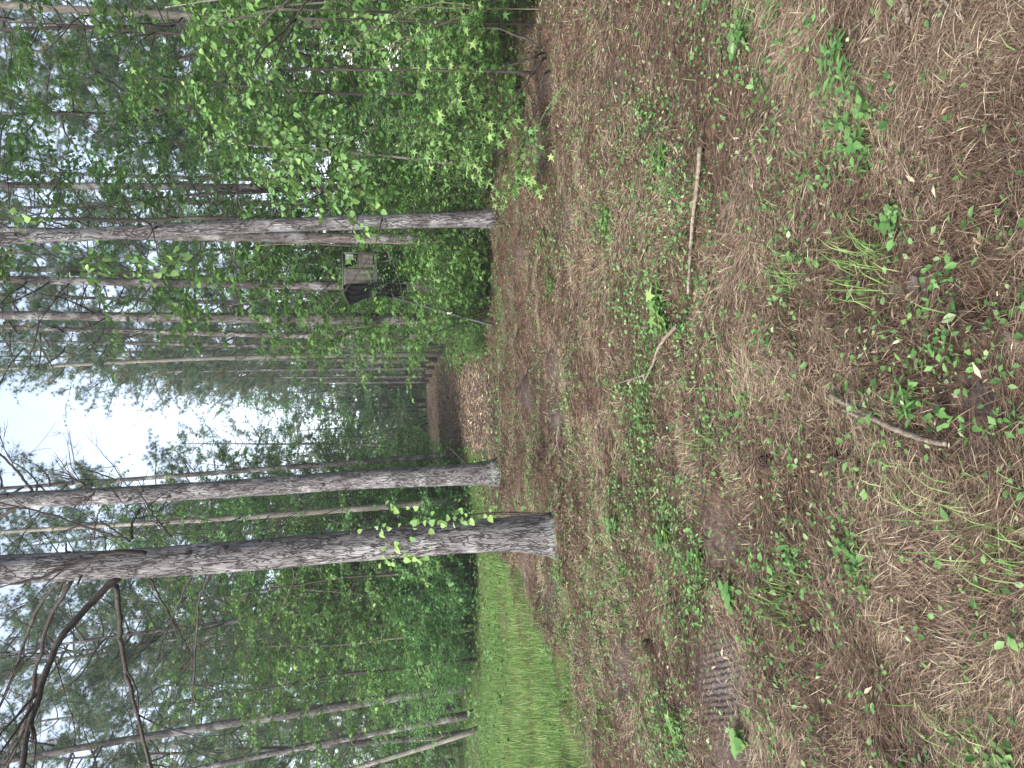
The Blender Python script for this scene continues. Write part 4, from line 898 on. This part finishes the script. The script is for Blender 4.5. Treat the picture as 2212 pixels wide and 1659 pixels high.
# ------------------------------------------------------------------ vines, canes, overhanging branches
def leafy_branches(name, label, cat, lines, mats, tpl, leaf, step, twigs, base=None, group=None, tl=(.15, .45), droop=.3, r0=.012, anchor=None):
    """traced limbs; lines are lists of photo points with a distance"""
    first = P(*lines[0][0]); o = root(name, (first[0], first[1], float(hgt(first[0], first[1]))) if base is None else base, label, cat, group); org = np.array(o.location)
    st, lf = Geo(), Geo(); P_, T_, N_ = [], [], []
    for fp in sorted({ln[0] for ln in lines}):      # what carries the limbs: a stem from the ground, or the tree they grow on
        q = P(*fp)
        if anchor is not None: foot = np.array(anchor, float)
        else: foot = np.array([q[0] + .12, q[1] + .18, float(hgt(q[0] + .12, q[1] + .18)) - .03])
        if q[2] - foot[2] > .15 or anchor is not None: tube(st, spline([foot - org, (foot * .5 + q * .5) + [.03, .05, .02] - org, q - org], 12), np.linspace(r0 * 1.5, r0, 12), 7)
    for ln in lines:
        c = spline([P(*a) if len(a) == 3 else np.array(a[1:]) for a in ln], 26) - org; c[1:-1] += rng.normal(0, .006, (24, 3))
        tube(st, c, np.linspace(r0, .003, 26), 6)
        x = spray(c, step, droop, start=.4); P_.append(x[0]); T_.append(x[1]); N_.append(x[2])
        for k in range(twigs):
            p, d = at_s(c, rng.uniform(.3, .99)); d = d + rng.normal(0, .65, 3); b = wander(p, d, rng.uniform(*tl), 6, .15, -.06); tube(st, b, np.linspace(.004, .0015, 6), 4, cap=False)
            x = spray(b, step, droop, start=.05); P_.append(x[0]); T_.append(x[1]); N_.append(x[2])
    st.obj('stem', [mats[0]], o)
    p, t, n = np.concatenate(P_), np.concatenate(T_), np.concatenate(N_)
    leaves(lf, tpl, p, t, n, leaf * rng.uniform(.6, 1.2, len(p)), np.clip(rng.normal(.58, .18, len(p)), 0, 1), 0); lf.obj('leaves', [mats[1]], o)
    return o, org
r_ = G(1140, -40)
leafy_branches('arching_sapling', 'heart leaved young tree arching low out of the thicket towards the slim pine', 'sapling',
    [[(700, -60, 7.6), (640, 40, 7.6), (590, 150, 7.5), (600, 260, 7.4), (660, 360, 7.3), (730, 440, 7.2), (795, 500, 7.1)], [(700, -60, 7.6), (600, 20, 7.8), (520, 110, 8), (490, 220, 8.1), (530, 330, 8), (600, 420, 7.9)],
     [(640, 40, 7.6), (560, 120, 7.3), (540, 200, 7.2), (590, 300, 7.1), (640, 360, 7.0)], [(600, 20, 7.8), (470, 60, 8.2), (420, 160, 8.4), (450, 260, 8.4)], [(590, 150, 7.5), (650, 240, 7.3), (720, 330, 7.2), (760, 400, 7.1)],
     [(700, -60, 7.6), (760, 20, 7.7), (800, 120, 7.8), (790, 210, 7.8)]], [M_twig, M_vine], HEART, .070, .030, 22, tl=(.15, .5), droop=.5, base=(r_[0], 7.6, 0))
leafy_branches('arching_sapling', 'star leaved sweetgum branch leaning out low over the needles at the thicket corner', 'sapling',
    [[(1160, 120, 7.2), (1080, 150, 7.1), (1000, 190, 7.0), (950, 260, 6.9), (935, 320, 6.9)], [(1170, 130, 7.2), (1100, 230, 7.1), (1040, 310, 7.1), (1010, 350, 7.1)], [(1170, 100, 7.2), (1060, 60, 7.2), (960, 90, 7.2), (910, 150, 7.2)], [(1175, 160, 7.2), (1150, 260, 7.3), (1120, 340, 7.5), (1105, 420, 7.8)]],
    [M_twig, M_vine], STAR, .095, .036, 26, tl=(.15, .5), droop=.35)
leafy_branches('low_branch', 'leafy branch hanging across the upper right trunks, large pale round leaves', 'branch',
    [[(-60, 560, 9), (60, 545, 9), (180, 552, 9), (300, 560, 9), (400, 556, 9)], [(60, 545, 9), (150, 580, 9.1), (260, 590, 9.1), (380, 588, 9.2)], [(-60, 480, 8.8), (20, 470, 8.8), (90, 480, 8.8)]], [M_twig, M_vine], HEART, .10, .09, 5, tl=(.15, .4), droop=.4, r0=.009, anchor=P(-70, 520, t3p[-1][1] if False else 11.3))
br, borg = leafy_branches('flowering_bramble', 'arching bramble cane with clusters of small white blossoms at the thicket edge', 'bramble',
    [[(1050, 20, 7.3), (960, 5, 7.2), (860, 30, 7.1), (800, 75, 7.0), (745, 125, 7.0)], [(1050, 20, 7.3), (930, 60, 7.1), (850, 100, 7.0), (760, 112, 6.95)], [(1050, 20, 7.3), (900, 20, 7.2), (740, 95, 7.1), (690, 90, 7.1)]], [M_dead, M_vine], OVAL, .042, .03, 8, tl=(.08, .25), r0=.005)
M_petal = leafmat('white_petal', [(0, (.62, .62, .58)), (1, (.82, .82, .80))], trans=.3, ty=(1, 1, 1))
for X, Y, d in ((750, 118, 6.95), (757, 128, 6.95), (744, 108, 6.98), (848, 140, 7.0), (862, 118, 7.0), (840, 105, 7.0), (700, 92, 7.1)):
    c = P(X, Y, d) - borg; g = Geo()
    for k in range(6):
        cc = c + rng.normal(0, .028, 3); a = np.arange(5) * 1.256 + rng.random()
        nr = nrmz(np.array([0, -.5, 1.]) + rng.normal(0, .4, 3)); e1 = nrmz(np.cross(nr, [1, 0, .1])); e2 = np.cross(nr, e1)
        t = e1[None] * np.cos(a)[:, None] + e2[None] * np.sin(a)[:, None]
        leaves(g, OVAL, np.repeat(cc[None], 5, 0), t, np.repeat(nr[None], 5, 0), .016, .8, 0)
    g.obj('blossom', [M_petal], br)

def traced(name, label, cat, ctrls, r0, r1, mat, n=40, ground=False, group=None, wob=.15, jit=.004):
    c0 = [G(X, Y) for X, Y in ctrls[0]] if ground else [P(*a) for a in ctrls[0]]
    g = Geo(); org = np.array(c0[0])
    for ci, cc in enumerate(ctrls):
        pts = [G(X, Y) for X, Y in cc] if ground else [P(*a) for a in cc]
        c = spline(pts, n)
        if ground:
            c[:, 2] = np.convolve(np.pad(hgt(c[:, 0], c[:, 1]), 14, 'edge'), np.ones(29) / 29, 'valid') + r0 * .8 + .036
        c[1:-1] += rng.normal(0, .0012 if ground else jit, (n - 2, 3)); k = 1 if ci == 0 else .55
        tube(g, c - org, np.linspace(r0 * k, r1 * k, n) * (1 + .05 * rng.normal(0, 1, n).clip(-1, 1)), 9, 0, .5, wob=wob)
    o = g.obj(name, [mat]); o.location = Vector([float(v) for v in org]); return tag(o, label, cat, group)
traced('bare_vine', 'thin bare vine arching from the slim pine stub up across the blind', 'vine', [[(825, 462, 11.2), (822, 488, 10.9), (815, 514, 10.8), (800, 550, 10.8), (743, 629, 10.9), (670, 707, 11.2), (586, 764, 11.6), (540, 808, 12), (470, 850, 12.5)]], .009, .005, M_twig)
traced('bare_vine', 'longer bare vine drooping below the blind and rising over the path', 'vine', [[(815, 514, 10.8), (836, 544, 10.7), (856, 584, 10.7), (873, 664, 10.8), (860, 714, 10.9), (843, 757, 11), (786, 800, 11.2), (740, 836, 11.4), (676, 874, 11.7), (630, 937, 12), (595, 965, 12.2)]], .008, .004, M_twig)
traced('dry_vine', 'pale dry vine running up the broad brown trunk behind the slim pine', 'vine', [[(985, 518, 13.9), (900, 524, 13.9), (800, 522, 13.85), (740, 512, 13.8), (660, 524, 13.8), (560, 530, 13.8)]], .014, .008, M_dead)
traced('dry_vine', 'pale dry vine curling up the first trunk in the row along the path', 'vine', [[(945, 731, 24.7), (850, 736, 24.6), (800, 726, 24.6), (760, 722, 24.6), (700, 731, 24.6)]], .02, .01, M_dead)
# leaves climbing the thickest trunk
def climber():
    o = root('climbing_vine', G(1200, 1140), 'small bright vine leaves climbing the bark of the thickest pine', 'vine'); org = np.array(o.location)
    st, lf = Geo(), Geo(); P_, T_ = [], []
    for path in ([(1190, 1110), (1100, 1106), (1000, 1112), (930, 1118), (880, 1100), (830, 1096)], [(1190, 1112), (1050, 1108), (960, 1130), (900, 1150), (860, 1170), (820, 1196)], [(1180, 1115), (1020, 1112), (930, 1140), (850, 1140), (790, 1150), (760, 1160)], [(960, 1180), (900, 1200), (850, 1206), (825, 1210)]):
        c = spline([P(X, Y, 7.05 + .10 * abs((Y - 1150) / 50) ** 2) for X, Y in path], 30) - org; tube(st, c, np.linspace(.005, .002, 30), 5)
        for k in range(17):
            p, d = at_s(c, rng.uniform(.15, 1)); v = nrmz(np.array([rng.normal(0, .8), -.6, rng.normal(-.2, .5)])); P_.append(p + v * .04); T_.append(v + [0, 0, -.5])
    st.obj('stem', [M_twig], o); P_, T_ = np.array(P_), np.array(T_)
    leaves(lf, HEART, P_, T_, np.array([0, -.6, .8]) + rng.normal(0, .4, P_.shape), rng.uniform(.04, .085, len(P_)), np.clip(rng.normal(.7, .15, len(P_)), 0, 1), 0); lf.obj('leaves', [M_vine], o)
climber()

# ------------------------------------------------------------------ sticks, cones and other finds on the needles
GRP = 'fallen sticks on the forest floor'
traced('fallen_stick', 'long straight bare stick, thicker end towards the thicket, lying on the needles', 'stick', [[(1533, 318), (1508, 634)]], .0125, .0075, M_dead, ground=True, group=GRP)
traced('fallen_stick', 'forked pale stick pointing at the path, in the middle of the clearing', 'stick', [[(1478, 706), (1448, 745), (1425, 785), (1404, 828)], [(1408, 808), (1380, 818), (1350, 828)]], .013, .006, M_dead, ground=True, group=GRP)
traced('fallen_stick', 'curved brown stick with a short side twig, nearest stick on bare ground', 'stick', [[(1822, 852), (1855, 878), (1900, 900), (1960, 925), (2020, 945), (2072, 958)], [(1905, 903), (1880, 898), (1850, 884)]], 0.0105, .008, M_dead, ground=True, group=GRP)
traced('fallen_stick', 'thin dark twig lying between the forked stick and the curved stick', 'stick', [[(1526, 905), (1532, 960), (1534, 1010), (1530, 1070)]], .006, .004, M_twig, ground=True, group=GRP)
traced('fallen_stick', 'short pale broken stick at the corner of the clearing nearest the thicket', 'stick', [[(1975, -20), (1984, 15), (1988, 48)]], .009, .008, M_dead, ground=True, group=GRP)
traced('fallen_stick', 'brown twig lying close beside the short pale broken stick', 'stick', [[(2050, -10), (2080, 18), (2110, 40)]], .005, .003, M_dead, ground=True, group=GRP)
traced('fallen_stick', 'weathered grey stick half buried in needles under the sweetgum corner bush', 'stick', [[(1140, 130), (1146, 220), (1150, 300)]], .014, .009, M_dead, ground=True, group=GRP)
traced('fallen_stick', 'thin branched twig on the low bank in front of the second pine', 'stick', [[(1212, 920), (1218, 960), (1232, 1010)], [(1218, 960), (1208, 985), (1204, 1010)]], .010, .005, M_dead, ground=True, group=GRP)
traced('leaning_limb', 'short broken limb leaning by the foot of the second pine at the path', 'branch', [[(1008, 1002, 13.6), (990, 985, 13.8), (968, 964, 14.0)]], .014, .008, M_twig)
traced('bent_cane', 'pale green bent cane leaning out from the thicket over the needles', 'cane', [[(1296, 76, 5.6), (1270, 110, 5.9), (1235, 160, 6.3), (1195, 215, 6.7), (1165, 262, 7.0)]], .006, .003, M_vine)
traced('bent_cane', 'second pale cane crossing low beside the bent cane', 'cane', [[(1300, 92, 5.55), (1262, 130, 5.9), (1220, 190, 6.4), (1180, 250, 6.8)]], .004, .002, M_vine)

def cone(X, Y, label, s=1.0, rz=0):
    p = G(X, Y); o = root('pine_cone', p + [0, 0, .03], label, 'pine cone', 'pine cones on the needles', rz); o.rotation_euler = (1.45, .2, rz); o.scale = (s, s, s)
    g = Geo(); n = 90; k = np.arange(n); t = k / n; a = k * 2.39996; rad = .030 * np.sin(np.pi * (t * .82 + .12)) + .003; h = (t - .5) * .085
    pos = np.stack([np.cos(a) * rad * .35, np.sin(a) * rad * .35, h], 1); d = np.stack([np.cos(a), np.sin(a), .35 + .9 * t], 1)
    sc = (np.array([[-.25, 0, 0], [.25, 0, 0], [-.42, .75, .05], [.42, .75, .05], [0, 1.0, .18], [-.25, 0, -.12], [.25, 0, -.12], [0, .95, -.05]]), np.array([[0, 1, 3], [0, 3, 2], [2, 3, 4], [5, 7, 6], [2, 4, 7], [3, 7, 4], [0, 2, 5], [2, 7, 5], [1, 6, 3], [3, 6, 7]]))
    leaves(g, sc, pos, d, np.array([0, 0, 1.]) + 0 * pos, rad * .95 + .006, .5, 0); g.obj('scales', [plainmat('cone_scale', (.06, .042, .033), .8, .6, 60)], o)
    c = Geo(); tube(c, [[0, 0, -.045], [0, 0, 0], [0, 0, .04]], [.008, .012, .003], 8); c.obj('core', [M_twig], o)
cone(1665, 1003, 'dark open pine cone lying alone in the middle of the brown needles', 1.0, .4)
cone(1692, 1476, 'grey pine cone beside the ridged tyre print', .95, 2.0)
cone(1408, 1396, 'brown pine cone between the tyre print and the grass', 1.1, 1.0)

def chunk(name, X, Y, sx, sy, sz, rz, mat, label, cat):
    p = G(X, Y); g = Geo(); n = 14; m = 9
    th, ph = np.meshgrid(np.linspace(0, 2 * np.pi, n, endpoint=False), np.linspace(.02, np.pi - .02, m)); th, ph = th.ravel(), ph.ravel()
    k = 1 + .28 * (rng.random(n * m) - .5); V = np.stack([np.sign(np.cos(th)) * np.abs(np.cos(th)) ** .6 * np.sin(ph) * sx * k, np.sin(th) * np.sin(ph) * sy * k, np.cos(ph) * sz * k], 1)
    T = []
    for i in range(m - 1):
        for j in range(n):
            a, b = i * n + j, i * n + (j + 1) % n; T += [[a, b + n, b], [a, a + n, b + n]]
    g.add(V, np.array(T), 0); o = g.obj(name, [mat]); o.location = Vector([float(v) for v in p + [0, 0, sz * .35]]); o.rotation_euler = (0, 0, rz); tag(o, label, cat)
chunk('wood_chunk', 2198, 742, .055, .018, .014, .9, M_dead, 'pale split piece of wood on the ground close to the camera', 'wood')
chunk('bark_chip', 1953, 830, .036, .024, .008, .4, plainmat('dark_bark_chip', (.075, .045, .035), .8, .4, 80), 'dark reddish bark chip lying above the curved stick', 'bark')
chunk('soil_clod', 1992, 610, .026, .022, .012, .3, plainmat('grey_soil', (.085, .07, .062), .95, .35, 60), 'round grey clod of soil pushed up between the needles', 'soil')
chunk('soil_clod', 1935, 625, .028, .018, .010, 1.3, plainmat('pale_soil', (.11, .094, .085), .95, .35, 60), 'flatter pale clod of soil beside the round grey clod', 'soil')
chunk('wood_chip', 2182, 1192, .045, .010, .008, .15, M_dead, 'straw coloured splinter of wood near the tuft of grass', 'wood')

# ------------------------------------------------------------------ single seedlings that stand out of the litter
def weed_geo(tpl, n, L, h, spread, stems=3):
    st, lf = Geo(), Geo(); P_, T_, N_ = [], [], []
    for k in range(stems):
        a = k * 6.28 / stems + rng.random(); c = wander([0, 0, -.01], [math.cos(a) * spread, math.sin(a) * spread, 1], h * rng.uniform(.7, 1.2), 7, .15, -.08); tube(st, c, np.linspace(.003, .0015, 7), 5)
        for j in range(n):
            p, d = at_s(c, .25 + .75 * (j + 1) / n); az = j * 2.4 + rng.random(); v = np.array([math.cos(az), math.sin(az), rng.uniform(-.1, .35)]); P_.append(p); T_.append(v); N_.append(np.array([0, 0, 1]) + rng.normal(0, .25, 3))
    P_, T_, N_ = np.array(P_), np.array(T_), np.array(N_)
    leaves(lf, tpl, P_, T_, N_, L * rng.uniform(.65, 1.15, len(P_)), np.clip(rng.normal(.6, .15, len(P_)), 0, 1), 0)
    return st, lf
WD = [weed_geo(STAR, 6, .085, .12, .5, 3), weed_geo(OVAL, 8, .07, .13, .7, 4), weed_geo(HEART, 6, .065, .09, .7, 4), weed_geo(LANCE, 9, .09, .15, .5, 4), weed_geo(OVAL, 9, .045, .11, 1.1, 16)]
WP = {}
def weed(k, X, Y, s, label):
    p = G(X, Y); p[2] += .006
    s *= .72
    if k in WP: return copy_of(WP[k], p, rng.random() * 6.28, (s * rng.uniform(.85, 1.2), s * rng.uniform(.85, 1.2), s), label, 'plant', 'seedlings standing out of the litter')
    o = root('seedling', p, label, 'plant', 'seedlings standing out of the litter', rng.random() * 6.28, s); st, lf = WD[k]
    st.obj('stem', [M_twig], o); lf.obj('leaves', [[M_leafy, M_weed, M_vine, M_weed, M_leaf][k]], o); WP[k] = o
for a in [(1, 1862, 290, 1.0, 'bushy oval leaved weed, largest clump of the near needles on the thicket side'), (3, 1885, 345, .9, 'narrow leaved weed touching the largest oval leaved clump'), (3, 1845, 165, .9, 'pale upright narrow leaved seedling alone above the largest clump'),
          (4, 1308, 478, 1.7, 'dense dark green clump of small leaves beyond the long straight stick'), (4, 1190, 612, 1.5, 'dark green leafy clump beside bare soil below the ladder'), (1, 1182, 520, 1.5, 'flat leafy weed between the ladder clump and the slim pine'),
          (0, 1442, 345, 1.5, 'star leaved seedling standing just past the thick end of the long stick'), (0, 1432, 655, 1.5, 'star leaved seedling in the green patch beside the forked stick'), (2, 1450, 700, 1.3, 'heart leaved seedling at the tip of the forked stick'),
          (1, 1330, 1130, 1.5, 'oval leaved weed in front of the second pine'), (2, 1450, 1160, 1.5, 'heart leaved vine sprout in front of the thickest pine, nearer the camera'), (2, 1520, 1205, 1.4, 'broad heart leaved sprout in the middle of the long green band'), (2, 1580, 1290, 1.3, 'heart leaved sprout nearest the ridged tyre print'),
          (0, 1622, 862, .9, 'small four leaved sweetgum seedling alone on brown needles'), (1, 1855, 1195, .9, 'leafy weed below the alone standing pine cone, near bare soil'), (4, 1885, 1260, .8, 'low spreading weed beside the leafy weed on bare soil'), (1, 1700, 1212, .7, 'single broad leaf sprig upright between cone and bare soil'),
          (3, 1975, 868, .7, 'narrow leaved sprig growing beside the curved stick'), (2, 1948, 468, 1.0, 'heart leaved sprout on the grassy needles near the clods of soil'), (0, 1470, 1565, 1.2, 'yellowish star leaved seedling near the grass edge'), (2, 1610, 1600, 1.4, 'heart leaved sprout on dark soil beyond the tyre print'),
          (2, 1145, 1085, 1.5, 'pale sprout beside the foot of the thickest pine'), (4, 1214, 1225, 1.3, 'pale feathery clump at the open side of the thickest pine foot'), (2, 2195, 1632, .8, 'large pale leaf sprout at the very corner of the near ground'), (3, 1820, 105, .9, 'narrow leaved weed near the short pale broken stick'), (1, 1625, 60, 1.2, 'leafy weed in the green patch by the thicket corner')]: weed(*a)

# ------------------------------------------------------------------ air
def haze():
    g = Geo(); box(g, (0, 71, 17.5), 360, 166, 39)
    m, nt, out = newmat('haze'); v = nt.nodes.new('ShaderNodeVolumePrincipled'); v.inputs['Color'].default_value = (.93, .96, 1, 1); v.inputs['Density'].default_value = HAZE; v.inputs['Anisotropy'].default_value = .3
    nt.links.new(v.outputs[0], out.inputs['Volume'])
    o = g.obj('haze', [m]); tag(o, kind='stuff'); return o
HAZE = .0011
haze()
# ------------------------------------------------------------------ world, light, camera
def world():
    w = bpy.data.worlds.new('World'); SC.world = w; w.use_nodes = True; nt = w.node_tree; L = nt.links.new
    bg = nt.nodes['Background']
    sky = nt.nodes.new('ShaderNodeTexSky'); sky.sky_type = 'NISHITA'; sky.sun_disc = False; sky.sun_elevation = R(45); sky.sun_rotation = R(-138)
    sky.air_density = 1.0; sky.dust_density = 3.0; sky.ozone_density = 1.0
    bw = nt.nodes.new('ShaderNodeRGBToBW'); L(sky.outputs[0], bw.inputs[0])
    mx = nt.nodes.new('ShaderNodeMix'); mx.data_type = 'RGBA'; mx.inputs[0].default_value = .48
    L(sky.outputs[0], mx.inputs[6]); L(bw.outputs[0], mx.inputs[7]); L(mx.outputs[2], bg.inputs[0]); bg.inputs[1].default_value = .15
world()
sun = bpy.data.lights.new('sun', 'SUN'); sun.energy = 1.5; sun.angle = R(16); sun.color = (1, .985, .965)
so = bpy.data.objects.new('sun', sun); COL.objects.link(so)
az, el = R(-138), R(45)
sd = Vector((math.sin(az) * math.cos(el), math.cos(az) * math.cos(el), math.sin(el)))
so.rotation_euler = sd.to_track_quat('Z', 'Y').to_euler(); so.location = (0, 0, 30)

cam = bpy.data.cameras.new('camera'); co = bpy.data.objects.new('camera', cam); COL.objects.link(co)
cam.sensor_fit = 'HORIZONTAL'; cam.sensor_width = 36; cam.lens = F / 2212 * 36; cam.clip_end = 1000; cam.clip_start = .05
from mathutils import Matrix
X_, Y_, Z_ = -_w, _r, -_f
co.matrix_world = Matrix(((X_[0], Y_[0], Z_[0], 0), (X_[1], Y_[1], Z_[1], 0), (X_[2], Y_[2], Z_[2], CAMZ), (0, 0, 0, 1)))
SC.camera = co
SC.view_settings.view_transform = 'Standard'; SC.view_settings.look = 'None'; SC.view_settings.gamma = 1; SC.view_settings.use_curve_mapping = False
SC.view_settings.exposure = 2.0
cy = SC.cycles
cy.max_bounces = 7; cy.diffuse_bounces = 4; cy.glossy_bounces = 2; cy.transmission_bounces = 4; cy.transparent_max_bounces = 4
cy.use_denoising = True; cy.volume_bounces = 1
